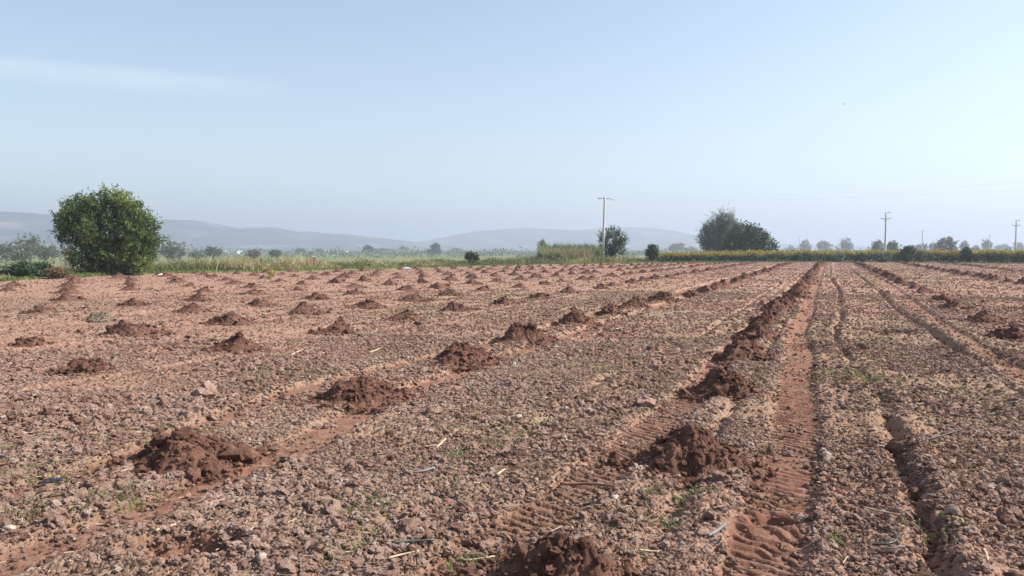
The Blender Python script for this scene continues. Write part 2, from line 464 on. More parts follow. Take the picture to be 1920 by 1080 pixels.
# ------------------------------------------------------------------ soil clods lying on the field
def build_clods():
    g = np.random.default_rng(5)
    P = []
    for r0, r1, n, med, sig in ((2.6, 8, 125000, 0.0054, 0.62), (8, 16, 140000, 0.0073, 0.58), (16, 34, 110000, 0.0115, 0.5), (34, 80, 70000, 0.021, 0.4), (80, 125, 45000, 0.032, 0.35)):
        r = np.sqrt(g.uniform(r0 ** 2, r1 ** 2, n)); a = g.uniform(R(-38), R(38), n)
        sz = med * np.exp(g.normal(0, sig, n))
        P.append(np.stack((np.sin(a) * r, np.cos(a) * r, np.clip(sz, 0.0022, 0.036)), 1))
    P = np.concatenate(P)
    X, Y, sz = P[:, 0], P[:, 1], P[:, 2]
    az = np.arctan2(X, Y); r = np.hypot(X, Y)
    sz = np.clip(sz * (0.45 + 1.1 * fbm(X * 0.9, Y * 0.9, 84, 3)), 0.0025, 0.05)
    slab = g.random(len(sz)) < 0.004
    sz[slab] *= g.uniform(1.8, 3.0, slab.sum())
    h, tm = base_height(X, Y, False)
    dens = sstep(0.25, 0.55, fbm(X * 0.8, Y * 0.8, 60, 3)) * 0.75 + 0.25
    dens = dens * (1 - 0.45 * sstep(-8, -14, st(X, Y)[1]))
    keep = (g.random(len(X)) < dens) & (g.random(len(X)) > tm * (0.64 + 0.33 * sstep(0.35, 0.6, fbm(X * 1.7, Y * 1.7, 64, 3)))) & (r < edge_r(az) - 0.4)
    for mx, my, mr in zip(MX, MY, MR):
        keep &= np.hypot(X - mx, Y - my) > mr * 0.85
    X, Y, sz, h, r = X[keep], Y[keep], sz[keep], h[keep], r[keep]
    n = len(X)
    me = bpy.data.meshes.new('soil_clods')
    me.vertices.add(n)
    me.vertices.foreach_set('co', np.stack((X, Y, h + sz * 0.45 + 0.006), 1).astype(np.float32).ravel())
    def va(nm, typ, key, arr, dt=np.float32):
        a = me.attributes.new(nm, typ, 'POINT'); a.data.foreach_set(key, np.asarray(arr, dtype=dt).ravel())
    va('idx', 'INT', 'value', g.integers(0, 10, n), np.int32)
    va('rot', 'FLOAT_VECTOR', 'vector', np.stack((g.normal(0, 0.35, n), g.normal(0, 0.35, n), g.uniform(0, 6.28, n)), 1))
    va('scl', 'FLOAT_VECTOR', 'vector', np.stack((sz * g.uniform(0.9, 1.7, n), sz * g.uniform(0.8, 1.2, n), sz * g.uniform(0.55, 0.95, n)), 1))
    tint = np.clip(g.normal(0.54, 0.23, n) + 0.5 * (fbm(X * 0.9 + 30, Y * 0.9, 83, 3) - 0.5), 0.0, 0.95)
    tint[sz > 0.03] = np.minimum(tint[sz > 0.03], 0.55)
    pale = g.random(n) < 0.012
    tint[pale] = 1.0
    va('tint', 'FLOAT', 'value', tint)
    o = obj('soil_clods', me)
    tag(o, 'dry pinkish brown clods strewn all over the ploughed field', kind='stuff')
    ng = bpy.data.node_groups.new('clod_scatter', 'GeometryNodeTree')
    ng.interface.new_socket('Geometry', in_out='INPUT', socket_type='NodeSocketGeometry')
    ng.interface.new_socket('Geometry', in_out='OUTPUT', socket_type='NodeSocketGeometry')
    N, L = ng.nodes.new, ng.links.new
    gi, go = N('NodeGroupInput'), N('NodeGroupOutput')
    join = N('GeometryNodeJoinGeometry')
    for k in range(10):
        ico = N('GeometryNodeMeshIcoSphere'); ico.inputs['Subdivisions'].default_value = 3; ico.inputs['Radius'].default_value = 1.0
        sp = N('GeometryNodeSetPosition')
        pos = N('GeometryNodeInputPosition')
        off = N('ShaderNodeVectorMath'); off.operation = 'ADD'; off.inputs[1].default_value = (k * 7.31, k * 3.17, -k * 5.7)
        nz = N('ShaderNodeTexNoise'); nz.inputs['Scale'].default_value = 1.15; nz.inputs['Detail'].default_value = 2.5
        sub = N('ShaderNodeVectorMath'); sub.operation = 'SUBTRACT'; sub.inputs[1].default_value = (0.5, 0.5, 0.5)
        mul = N('ShaderNodeVectorMath'); mul.operation = 'SCALE'; mul.inputs['Scale'].default_value = 2.1
        L(pos.outputs[0], off.inputs[0]); L(off.outputs[0], nz.inputs['Vector'])
        L(nz.outputs['Color'], sub.inputs[0]); L(sub.outputs[0], mul.inputs[0])
        L(ico.outputs['Mesh'], sp.inputs['Geometry']); L(mul.outputs[0], sp.inputs['Offset'])
        sm = N('GeometryNodeSetMaterial'); sm.inputs['Material'].default_value = M_CLOD
        ss = N('GeometryNodeSetShadeSmooth'); ss.inputs['Shade Smooth'].default_value = False
        L(sp.outputs[0], ss.inputs[0]); L(ss.outputs[0], sm.inputs['Geometry'])
        g2i = N('GeometryNodeGeometryToInstance')
        L(sm.outputs[0], g2i.inputs[0]); L(g2i.outputs[0], join.inputs[0])
    iop = N('GeometryNodeInstanceOnPoints')
    def named(nm, typ):
        a = N('GeometryNodeInputNamedAttribute'); a.data_type = typ; a.inputs['Name'].default_value = nm
        return a.outputs['Attribute']
    e2r = N('FunctionNodeEulerToRotation')
    L(named('rot', 'FLOAT_VECTOR'), e2r.inputs[0])
    L(gi.outputs[0], iop.inputs['Points']); L(join.outputs[0], iop.inputs['Instance'])
    iop.inputs['Pick Instance'].default_value = True
    L(named('idx', 'INT'), iop.inputs['Instance Index'])
    L(e2r.outputs[0], iop.inputs['Rotation'])
    L(named('scl', 'FLOAT_VECTOR'), iop.inputs['Scale'])
    L(iop.outputs[0], go.inputs[0])
    md = o.modifiers.new('clods', 'NODES'); md.node_group = ng
    me.materials.append(M_CLOD)
build_clods()

# ------------------------------------------------------------------ mounds of dug soil
def ico_template(sub):
    import bmesh
    bm = bmesh.new(); bmesh.ops.create_icosphere(bm, subdivisions=sub, radius=1.0)
    bm.verts.ensure_lookup_table()
    v = np.array([w.co[:] for w in bm.verts], np.float32); f = np.array([[w.index for w in p.verts] for p in bm.faces], np.int32)
    bm.free()
    return v, f
ICO1, ICO2 = ico_template(1), ico_template(2)

def chunks(pos, size, g, tmpl, flat=0.75):
    """irregular lumps, one welded template each; returns verts, faces"""
    V, Fc = tmpl
    n = len(pos)
    d = 1 + g.normal(0, 0.22, (n, len(V), 1))
    v = V[None] * d
    v[..., 2] *= flat
    v *= g.uniform(0.7, 1.35, (n, 1, 3))
    a = g.uniform(0, 6.28, n); b = g.normal(0, 0.5, n)
    ca, sa, cb, sb = np.cos(a)[:, None], np.sin(a)[:, None], np.cos(b)[:, None], np.sin(b)[:, None]
    x, y, z = v[..., 0], v[..., 1], v[..., 2]
    y, z = y * cb - z * sb, y * sb + z * cb
    x, y = x * ca - y * sa, x * sa + y * ca
    v = np.stack((x, y, z), -1) * size[:, None, None] + pos[:, None, :]
    f = (Fc[None] + (np.arange(n) * len(V))[:, None, None]).reshape(-1, 3)
    return v.reshape(-1, 3), f

def mound_mesh(seed, Rm, Hm, mat, near, big_lumps=False):
    g = np.random.default_rng(seed)
    ns, nr = (150, 60) if near == 2 else ((64, 26) if near else (28, 12))
    th = np.arange(ns) / ns * 2 * PI
    u = np.linspace(0, 1.45, nr)
    T, U = np.meshgrid(th, u, indexing='ij')
    px, py = g.normal(0, 0.12, 2)
    lob = 1 + 0.42 * (fbm(np.cos(T) * 1.3 + seed * 3.3, np.sin(T) * 1.3 + seed, 5, 2) - 0.5) * 2
    rr = U * Rm * lob
    X = np.cos(T) * rr + px * Rm * (1 - U).clip(0, 1) * 1.5; Y = np.sin(T) * rr + py * Rm * (1 - U).clip(0, 1) * 1.5
    un = U
    prof = np.clip(1 - un ** 1.2, 0, 1) ** 1.15
    # a slumped second shoulder
    a2 = g.uniform(0, 2 * PI)
    sh = 0.35 * np.exp(-(((X - math.cos(a2) * Rm * 0.55) ** 2 + (Y - math.sin(a2) * Rm * 0.55) ** 2) / (0.30 * Rm) ** 2))
    z = Hm * (prof + sh * (un < 1.2)) * (0.85 + 0.5 * (fbm(X * 4 + seed, Y * 4, 2, 2) - 0.5))
    fall = (1 - sstep(1.0, 1.4, U))
    z = z + ((lumps(X * 10 + seed, Y * 10, 3) - 0.3) * 0.034 + (lumps(X * 24 + seed, Y * 24, 13) - 0.3) * 0.022 + (fbm(X * 25, Y * 25 + seed, 4, 2) - 0.5) * 0.03) * fall * Hm / 0.33
    z = z - 0.09 * sstep(1.05, 1.45, U) + 0.015
    V = np.stack((X, Y, z), -1).reshape(-1, 3)
    i = np.arange(ns)[:, None]; j = np.arange(nr - 1)[None, :]; i2 = (i + 1) % ns
    q = np.stack((i * nr + j, i * nr + j + 1, i2 * nr + j + 1, i2 * nr + j), -1).reshape(-1, 4)
    q = q[:, ::-1]
    n = 620 if near == 2 else (150 if near else 18)
    uu = np.sqrt(g.random(n)) * 1.42; tt = g.uniform(0, 2 * PI, n)
    ii = (tt / (2 * PI) * ns).astype(int) % ns; jj = np.clip((uu / 1.45 * (nr - 1)).astype(int), 0, nr - 1)
    base = V.reshape(ns, nr, 3)[ii, jj]
    sz = (0.0115 if near == 2 else 0.016 if near else 0.028) * np.exp(g.normal(0, 0.6, n))
    sz = np.clip(sz, 0.008, 0.085)
    base[:, 2] = np.maximum(base[:, 2], -0.01) + sz * 0.3
    if big_lumps:
        k = np.argmin(np.hypot(base[:, 0] + 0.12, base[:, 1] + 0.02)); base[k] = (-0.15, -0.06, Hm * 0.80); sz[k] = 0.058
        base[k - 1] = (0.02, -0.05, Hm * 0.86); sz[k - 1] = 0.066
    cv, cf = chunks(base, sz, g, ICO2 if near else ICO1)
    tint = np.concatenate((np.clip(fbm(V[:, 0] * 3 + seed, V[:, 1] * 3, 6, 3) * 1.6 - 0.55 + 0.3 * sstep(0.6, 1.2, U.ravel()), 0, 1),
                           np.repeat(np.clip(g.normal(0.25, 0.35, n), 0, 1), len((ICO2 if near else ICO1)[0]))))
    return np_mesh('soil_mound', np.concatenate((V, cv)), [q, cf + len(V)], mat, False, {'tint': tint})

ORD = ['first', 'second', 'third', 'fourth', 'fifth', 'sixth', 'seventh', 'eighth', 'ninth', 'tenth', 'eleventh', 'twelfth', 'thirteenth',
       'fourteenth', 'fifteenth', 'sixteenth', 'seventeenth', 'eighteenth', 'nineteenth', 'twentieth']
TENS = {20: 'twenty', 30: 'thirty', 40: 'forty'}
def ordinal(n):
    if n <= 20: return ORD[n - 1]
    d, u = n // 10 * 10, n % 10
    return TENS[d] + '-' + ORD[u - 1] if u else TENS[d][:-1] + 'ieth'
ROWTXT = {'R3': 'third row out from the tread-marked track towards the double-armed poles', 'R2': 'second row out from the tread-marked track towards the double-armed poles',
          'R1': 'row across the furrows from the tread-marked track', 'A': 'row beside the tread-marked wheel track'}
for i, nm in enumerate('BCDEFGHIJKL'):
    ROWTXT[nm] = ordinal(i + 1) + ' row from the tread-marked row towards the big tree'
NEARTXT = {('A', 0): 'dark crumbly soil mound cut by the bottom edge of the picture', ('A', 1): 'big dark mound with a long shadow beside the tread-marked wheel track',
           ('B', 0): 'dark cloddy mound topped by two big smooth lumps between smooth wheel tracks', ('E', 0): 'small grey weedy clump of soil, unlike the red mounds round it',
           ('D', 0): 'small dark lump of soil beside a smooth red patch at the picture edge', ('D', 1): 'wide pointed mound whose red flank slides far out to one side'}
counts = {}
far_meshes = {}
n_ind = 0
rest = []
MOUND_MAX = 296
for mi, (X, Y, Rm, Hm, nm, _i) in enumerate(MOUNDS):
    counts[nm] = counts.get(nm, 0) + 1
    r = math.hypot(X, Y)
    fresh = nm in ('A', 'R1', 'R2', 'R3') or (nm in 'BC' and r > 14) or (nm in 'B')
    mat = M_FRESH if fresh else M_DRYING
    if nm == 'E' and counts[nm] == 1: mat = M_GREYM
    zb = float(base_height(np.array([X]), np.array([Y]), False)[0][0]) * 0.4
    if r < 13:
        me = mound_mesh(900 + mi, Rm, Hm, mat, 2, nm == 'B' and counts[nm] == 1); sc = (1, 1, 1); rot = 0
    elif r < 34:
        me = mound_mesh(900 + mi, Rm, Hm, mat, 1); sc = (1, 1, 1); rot = 0
    else:
        key = (fresh, mi % 8)
        if key not in far_meshes:
            far_meshes[key] = mound_mesh(2000 + mi % 8, 0.45, 0.33, mat, 0)
        me = far_meshes[key]; sc = (Rm / 0.45, Rm / 0.45, Hm / 0.33); rot = rng.uniform(0, 6.28)
    if n_ind >= MOUND_MAX:
        rest.append((X, Y, zb, sc, rot, me)); continue
    n_ind += 1
    o = obj('soil_mound', me, None, (X, Y, zb)); o.scale = sc; o.rotation_euler = (0, 0, rot)
    lab = NEARTXT.get((nm, counts[nm] - 1))
    if lab is None:
        lab = ('dark ' if fresh else 'red ') + 'mound, ' + ordinal(counts[nm]) + ' along the ' + ROWTXT[nm]
    tag(o, lab, 'soil mound', 'mounds of dug soil in rows across the field')
if rest:
    vs, fs, ts, off = [], {3: [], 4: []}, [], 0
    for X, Y, zb, sc, rot, me in rest:
        v = np.empty(len(me.vertices) * 3, np.float32); me.vertices.foreach_get('co', v); v = v.reshape(-1, 3) * np.array(sc)
        t_ = np.empty(len(v), np.float32); me.attributes['tint'].data.foreach_get('value', t_)
        c, s_ = math.cos(rot), math.sin(rot)
        v = np.stack((v[:, 0] * c - v[:, 1] * s_ + X, v[:, 0] * s_ + v[:, 1] * c + Y, v[:, 2] + zb), 1)
        for p in me.polygons:
            fs[len(p.vertices)].append([k + off for k in p.vertices])
        vs.append(v); ts.append(t_); off += len(v)
    me = np_mesh('far_mounds', np.concatenate(vs), [np.array(fs[4]), np.array(fs[3])], M_FRESH, False, {'tint': np.concatenate(ts)})
    tag(obj('soil_mounds', me), 'tiny mounds of dug soil merging into ridges at the far field edge', kind='stuff')

# ------------------------------------------------------------------ plants
def leaf_quads(P, axis, length, width, g):
    """diamond leaves: P (n,3) bases, axis (n,3) unit, length (n,), width ratio"""
    n = len(P)
    rnd = g.normal(0, 1, (n, 3))
    side = np.cross(axis, rnd); side /= np.linalg.norm(side, axis=1, keepdims=True) + 1e-9
    a = axis * length[:, None]; b = side * (length * width * 0.5)[:, None]
    nrm = np.cross(axis, side) * (length * 0.08)[:, None]
    V = np.stack((P, P + a * 0.45 + b + nrm, P + a, P + a * 0.45 - b + nrm), 1).reshape(-1, 3)
    Fq = np.arange(n * 4).reshape(n, 4)
    return V, Fq

def crown_mesh(name, lobes, n_sprig, n_leaf, leaf, sprig, mat, seed, up=0.5, shell=0.55, tint_lo=0.15, tint_hi=0.85, width=0.55, floor=0.05, clump=1.1, thin=0.30):
    g = np.random.default_rng(seed)
    lobes = np.array(lobes, float)                       # cx, cy, cz, rx, ry, rz
    wgt = lobes[:, 3] * lobes[:, 5] + lobes[:, 3] * lobes[:, 4]
    li = g.choice(len(lobes), n_sprig, p=wgt / wgt.sum())
    d = g.normal(0, 1, (n_sprig, 3)); d /= np.linalg.norm(d, axis=1, keepdims=True)
    rad = 1 - (1 - shell) * g.random(n_sprig) ** 1.6
    L = lobes[li]
    c = L[:, :3] + d * L[:, 3:] * rad[:, None]
    keep = c[:, 2] > floor
    # gaps: drop sprigs in thin patches
    gap = fbm(c[:, 0] * clump + c[:, 1] * 0.7 + seed, c[:, 2] * clump + c[:, 1] * 0.5, seed, 2)
    keep &= (gap > thin) | (g.random(n_sprig) < 0.25)
    c, d, gap = c[keep], d[keep], gap[keep]
    m = len(c)
    ax = d * 0.6 + np.array([0, 0, up]) + g.normal(0, 0.35, (m, 3)); ax /= np.linalg.norm(ax, axis=1, keepdims=True)
    k = np.repeat(np.arange(m), n_leaf)
    f = g.random(len(k))
    sl = sprig * np.exp(g.normal(0, 0.3, m))
    P = c[k] + ax[k] * (f * sl[k])[:, None] + g.normal(0, sprig * 0.08, (len(k), 3))
    la = ax[k] * 0.55 + g.normal(0, 0.6, (len(k), 3)); la /= np.linalg.norm(la, axis=1, keepdims=True)
    ln = leaf * np.exp(g.normal(0, 0.25, len(k)))
    V, Fq = leaf_quads(P, la, ln, width, g)
    V[:, 2] = np.maximum(V[:, 2], 0.0)
    tint = np.clip(tint_lo + (tint_hi - tint_lo) * (0.70 * (gap[k] - 0.28) * 2.2 + 0.35 * g.random(len(k))), 0, 1)
    return np_mesh(name, V, Fq, mat, False, None, {'tint': tint})

def tube(path, rad, seg=7):
    path = np.asarray(path, float); n = len(path)
    V = []
    for i in range(n):
        d = path[min(i + 1, n - 1)] - path[max(i - 1, 0)]
        d = d / (np.linalg.norm(d) + 1e-9)
        ref = np.array([0, 0, 1.0]) if abs(d[2]) < 0.9 else np.array([1.0, 0, 0])
        a = np.cross(d, ref); a /= np.linalg.norm(a); b = np.cross(d, a)
        for k in range(seg):
            t = 2 * PI * k / seg
            V.append(path[i] + (a * math.cos(t) + b * math.sin(t)) * rad[i])
    V = np.array(V)
    Fq = [[i * seg + k, i * seg + (k + 1) % seg, (i + 1) * seg + (k + 1) % seg, (i + 1) * seg + k] for i in range(n - 1) for k in range(seg)]
    V = np.concatenate((V, path[[0, -1]]))
    Ft = [[n * seg, (k + 1) % seg, k] for k in range(seg)] + [[n * seg + 1, (n - 1) * seg + k, (n - 1) * seg + (k + 1) % seg] for k in range(seg)]
    return V, np.array(Fq), np.array(Ft)

class Geo:
    def __init__(s): s.v, s.q, s.t, s.n = [], [], [], 0
    def add(s, V, q=None, t=None):
        if q is not None and len(q): s.q.append(np.asarray(q) + s.n)
        if t is not None and len(t): s.t.append(np.asarray(t) + s.n)
        s.v.append(np.asarray(V, float)); s.n += len(V)
        return s
    def tube(s, path, rad, seg=7): return s.add(*tube(path, rad, seg))
    def box(s, c, size, rz=0.0, taper=1.0, bev=0.0):
        x, y, z = [k / 2 for k in size]
        V = np.array([[-x, -y, -z], [x, -y, -z], [x, y, -z], [-x, y, -z], [-x * taper, -y * taper, z], [x * taper, -y * taper, z], [x * taper, y * taper, z], [-x * taper, y * taper, z]])
        c_, s_ = math.cos(rz), math.sin(rz)
        V = np.stack((V[:, 0] * c_ - V[:, 1] * s_, V[:, 0] * s_ + V[:, 1] * c_, V[:, 2]), 1) + np.array(c)
        return s.add(V, [[0, 3, 2, 1], [4, 5, 6, 7], [0, 1, 5, 4], [1, 2, 6, 5], [2, 3, 7, 6], [3, 0, 4, 7]])
    def mesh(s, name, mat, smooth=False):
        fs = []
        if s.q: fs.append(np.concatenate(s.q))
        if s.t: fs.append(np.concatenate(s.t))
        return np_mesh(name, np.concatenate(s.v), fs, mat, smooth)

def limbs_mesh(lobes, base_r, mat, seed, sway=0.3):
    g = np.random.default_rng(seed)
    G = Geo()
    zs = max(l[2] for l in lobes)
    fork = np.array([0, 0, 0.22 * zs])
    G.tube([(0, 0, -0.2), (0.02, 0, 0.0), (0.05, 0.02, fork[2] * 0.6), fork], [base_r * 1.35, base_r * 1.15, base_r, base_r * 0.9], 8)
    for l in lobes:
        tip = np.array(l[:3]); mid = (fork + tip) / 2 + g.normal(0, sway * 0.4, 3); mid[2] = max(mid[2], fork[2] * 0.8)
        G.tube([fork - np.array([0, 0, 0.05]), mid, tip], [base_r * 0.55, base_r * 0.35, base_r * 0.12], 6)
        for _ in range(3):
            e = tip + g.normal(0, 0.5, 3) * np.array(l[3:])
            G.tube([mid * 0.3 + tip * 0.7, (tip + e) / 2 + g.normal(0, 0.06, 3), e], [base_r * 0.16, base_r * 0.1, base_r * 0.04], 5)
    return G.mesh('trunk', mat, True)

M_BARK = simple('bark', (0.13, 0.10, 0.075), 0.9, 0.35, 5)
M_LEAF_BIG = leaf_mat('broad_green_leaf', [(0.0, (0.022, 0.044, 0.020)), (0.35, (0.062, 0.104, 0.034)), (0.72, (0.135, 0.190, 0.052)), (1.0, (0.24, 0.29, 0.09))], 0.28)
M_LEAF_DARK = leaf_mat('dark_green_leaf', [(0.0, (0.022, 0.042, 0.024)), (0.5, (0.052, 0.088, 0.044)), (1.0, (0.125, 0.17, 0.085))], 0.22)
M_LEAF_GREY = leaf_mat('grey_green_leaf', [(0.0, (0.07, 0.09, 0.06)), (0.5, (0.15, 0.175, 0.115)), (1.0, (0.27, 0.30, 0.21))], 0.25)
M_LEAF_WILLOW = leaf_mat('willow_leaf', [(0.0, (0.09, 0.115, 0.085)), (0.5, (0.20, 0.235, 0.175)), (1.0, (0.36, 0.40, 0.31))], 0.42)
M_LEAF_OLIVE = leaf_mat('olive_leaf', [(0.0, (0.06, 0.075, 0.04)), (0.5, (0.12, 0.14, 0.075)), (1.0, (0.20, 0.21, 0.12))], 0.25)
M_LEAF_BROWN = leaf_mat('brown_leaf', [(0.0, (0.07, 0.055, 0.045)), (0.5, (0.13, 0.10, 0.085)), (1.0, (0.19, 0.15, 0.12))], 0.2)
M_LEAF_RUST = leaf_mat('rust_leaf', [(0.0, (0.11, 0.075, 0.04)), (0.5, (0.21, 0.145, 0.08)), (1.0, (0.32, 0.24, 0.13))], 0.25)
M_LEAF_LIGHT = leaf_mat('light_green_leaf', [(0.0, (0.06, 0.10, 0.03)), (0.5, (0.13, 0.18, 0.06)), (1.0, (0.23, 0.27, 0.10))], 0.3)
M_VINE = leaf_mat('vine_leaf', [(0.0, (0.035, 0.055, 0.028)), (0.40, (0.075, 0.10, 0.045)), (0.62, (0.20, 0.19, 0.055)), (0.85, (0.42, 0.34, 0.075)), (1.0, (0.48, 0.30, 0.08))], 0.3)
M_GRASS = leaf_mat('verge_grass', [(0.0, (0.06, 0.10, 0.025)), (0.5, (0.13, 0.19, 0.05)), (1.0, (0.24, 0.28, 0.09))], 0.3)
M_WEED = leaf_mat('dry_weed', [(0.0, (0.085, 0.115, 0.042)), (0.42, (0.185, 0.195, 0.082)), (0.72, (0.36, 0.295, 0.15)), (1.0, (0.50, 0.41, 0.25))], 0.3)
M_REED = leaf_mat('reed_leaf', [(0.0, (0.08, 0.11, 0.05)), (0.5, (0.16, 0.20, 0.095)), (0.8, (0.26, 0.27, 0.14)), (1.0, (0.42, 0.34, 0.20))], 0.3)
M_SPROUT = leaf_mat('sprout_leaf', [(0.0, (0.085, 0.115, 0.035)), (0.5, (0.15, 0.18, 0.06)), (1.0, (0.26, 0.26, 0.12))], 0.3)

def gz(x, y):
    r, az = math.hypot(x, y), math.atan2(x, y)
    return 0.0 if r < float(edge_r(az)) else float(plain_z(np.array([x]), np.array([y]))[0])

def tree(name, loc, lobes, n_sprig, n_leaf, leaf, sprig, mat, seed, label, cat='tree', group=None, base_r=0.12, **kw):
    root = empty(name, loc)
    tag(root, label, cat, group)
    obj('trunk', limbs_mesh(lobes, base_r, M_BARK, seed), root)
    obj('crown', crown_mesh('crown', lobes, n_sprig, n_leaf, leaf, sprig, mat, seed, **kw), root)
    return root

# big bushy tree at the field edge
bx, by = unproject(208, 517)
by += 1.6; bx *= by / (by - 1.6)
big = [(-2.35, 0, 4.25, 1.1, 1.3, 1.25), (-1.1, 0.2, 4.75, 1.0, 1.2, 0.85), (0.35, -0.1, 4.75, 1.15, 1.2, 0.85), (1.25, 0.3, 4.0, 1.2, 1.3, 1.1),
       (-2.7, 0.2, 2.9, 1.05, 1.2, 1.2), (-0.4, -0.5, 3.2, 1.8, 1.7, 1.5), (2.1, -0.1, 2.75, 1.15, 1.4, 1.1), (2.45, -0.3, 1.35, 0.85, 1.1, 1.2),
       (-1.35, -0.8, 1.4, 1.25, 1.0, 1.25), (0.5, -0.9, 1.1, 1.3, 1.0, 1.1), (1.6, -0.6, 0.8, 1.2, 1.0, 0.8), (-0.2, 0.8, 2.2, 2.2, 1.2, 1.6)]
big = [tuple(v * 0.90 for v in l) for l in big] + [(-1.9, 0, 4.75, 0.5, 0.5, 0.6), (-0.5, 0.2, 5.0, 0.45, 0.5, 0.6), (0.7, 0, 5.05, 0.45, 0.5, 0.5), (1.6, 0.1, 4.4, 0.5, 0.5, 0.5), (2.6, 0, 3.3, 0.5, 0.5, 0.5), (2.9, -0.1, 2.3, 0.5, 0.6, 0.5), (-3.2, 0, 3.4, 0.45, 0.5, 0.5)]
tree('bushy_tree', (bx, by, 0.0), big, 5400, 17, 0.15, 0.62, M_LEAF_BIG, 3, 'large dense green tree with leaves to the ground at the ploughed field edge',
     base_r=0.16, up=0.8, shell=0.66, width=0.5, clump=1.35, tint_lo=0.05, tint_hi=0.95, thin=0.40)

# leafless twigs beside it
def twig_shrub(name, loc, n, hgt, spread, mat, seed, label, cat, th=0.012, group=None):
    g = np.random.default_rng(seed); G = Geo()
    for i in range(n):
        a = g.uniform(-spread, spread); b = g.uniform(-spread, spread) * 0.6; h = hgt * g.uniform(0.6, 1.05)
        p1 = np.array([a * h * 0.35, b * h * 0.35, h * 0.5]); p2 = np.array([a * h, b * h, h])
        G.tube([(g.normal(0, 0.08), g.normal(0, 0.08), -0.05), p1, p2], [th * 1.6, th, th * 0.4], 4)
        for k in range(5):
            f = g.uniform(0.3, 0.95); q = p1 + (p2 - p1) * f
            e = q + np.array([g.normal(a * 0.2, 0.28), g.normal(0, 0.22), g.uniform(0.1, 0.45)]) * hgt * 0.35
            G.tube([q, (q + e) / 2 + g.normal(0, 0.03, 3), e], [th * 0.7, th * 0.5, th * 0.25], 4)
    o = obj(name, G.mesh(name, mat, False), None, loc)
    return tag(o, label, cat, group)
M_TWIG = simple('dead_twig', (0.13, 0.105, 0.09), 0.9, 0.25, 8)
tx, ty = at(122, 52.5)
twig_shrub('bare_shrub', (tx, ty, 0.0), 16, 3.0, 0.42, M_TWIG, 8, 'bare grey twiggy shrub leaning out beside the big green tree', 'shrub', 0.006)

def blob(rx, rz, seed, n=5, squash=1.0, lift=0.0):
    """a loose crown of lobes, rx wide radius, rz total height"""
    g = random.Random(seed); out = []
    for i in range(n):
        a = g.uniform(0, 2 * PI); q = g.uniform(0.15, 0.55)
        out.append((math.cos(a) * rx * q, math.sin(a) * rx * q * 0.8, lift + (rz - lift) * g.uniform(0.35, 0.72), rx * g.uniform(0.42, 0.62), rx * g.uniform(0.4, 0.6), (rz - lift) * g.uniform(0.22, 0.33)))
    out.append((0, 0, lift + (rz - lift) * 0.45, rx * 0.7, rx * 0.7, (rz - lift) * 0.42))
    return out

def bush(name, px, dist, wpx, top, mat, seed, label, cat='shrub', group=None, base=None, n=320, leaf=None, lobes=None, lift=0.0, up=0.5, width=0.55, nl=9):
    x, y = at(px, dist)
    z = gz(x, y) if base is None else base
    hgt = H + (470 - top) * dist / F - z
    rx = wpx * dist / F / 2
    return tree(name, (x, y, z), lobes or blob(rx, hgt, seed, lift=lift), n, nl, leaf or max(0.10, dist * 0.0024), max(0.2, hgt * 0.12), mat, seed, label, cat, group,
                base_r=max(0.03, hgt * 0.022), up=up, width=width, clump=2.2 / max(rx, 0.6))

# two trees beyond the vineyard
wx, wy = at(1357, 150)
wil = [(-2.6, 0, 4.2, 1.5, 1.5, 2.2), (-1.3, 0.3, 6.1, 1.2, 1.3, 1.7), (0.2, 0, 6.9, 1.25, 1.3, 1.5), (1.5, 0.2, 6.3, 0.55, 0.7, 0.7), (2.9, 0, 6.0, 0.4, 0.5, 0.5), (-3.6, 0, 3.6, 1.0, 1.1, 1.6), (-0.5, 0, 3.6, 2.0, 1.8, 2.0), (0.5, 0, 5.0, 1.8, 1.5, 1.6), (-2.2, 0, 2.0, 1.7, 1.4, 1.4)]
tree('tall_tree', (wx, wy, 0), wil, 1700, 14, 0.30, 1.2, M_LEAF_WILLOW, 21, 'tall grey green tree with upright ragged branches behind the vineyard', base_r=0.24, up=0.9, width=0.32, shell=0.5, clump=0.7)
wx, wy = at(1402, 146)
drk = [(-1.2, -0.4, 4.6, 2.0, 2.0, 1.6), (0.6, 0, 4.4, 2.0, 2.0, 1.5), (2.2, 0, 3.2, 1.8, 1.8, 1.4), (-2.8, -0.3, 2.8, 1.6, 1.6, 1.7), (0, -0.4, 2.4, 2.8, 2.2, 1.8), (3.6, 0, 1.9, 1.4, 1.4, 1.2), (4.7, 0, 1.3, 0.8, 0.9, 0.8), (-1.5, -0.6, 1.4, 2.4, 1.8, 1.2)]
tree('round_tree', (wx, wy, 0), drk, 1500, 12, 0.30, 0.75, M_LEAF_DARK, 22, 'dark green spreading tree leaning against the taller grey green one', base_r=0.22, up=0.4, width=0.6, clump=0.8)

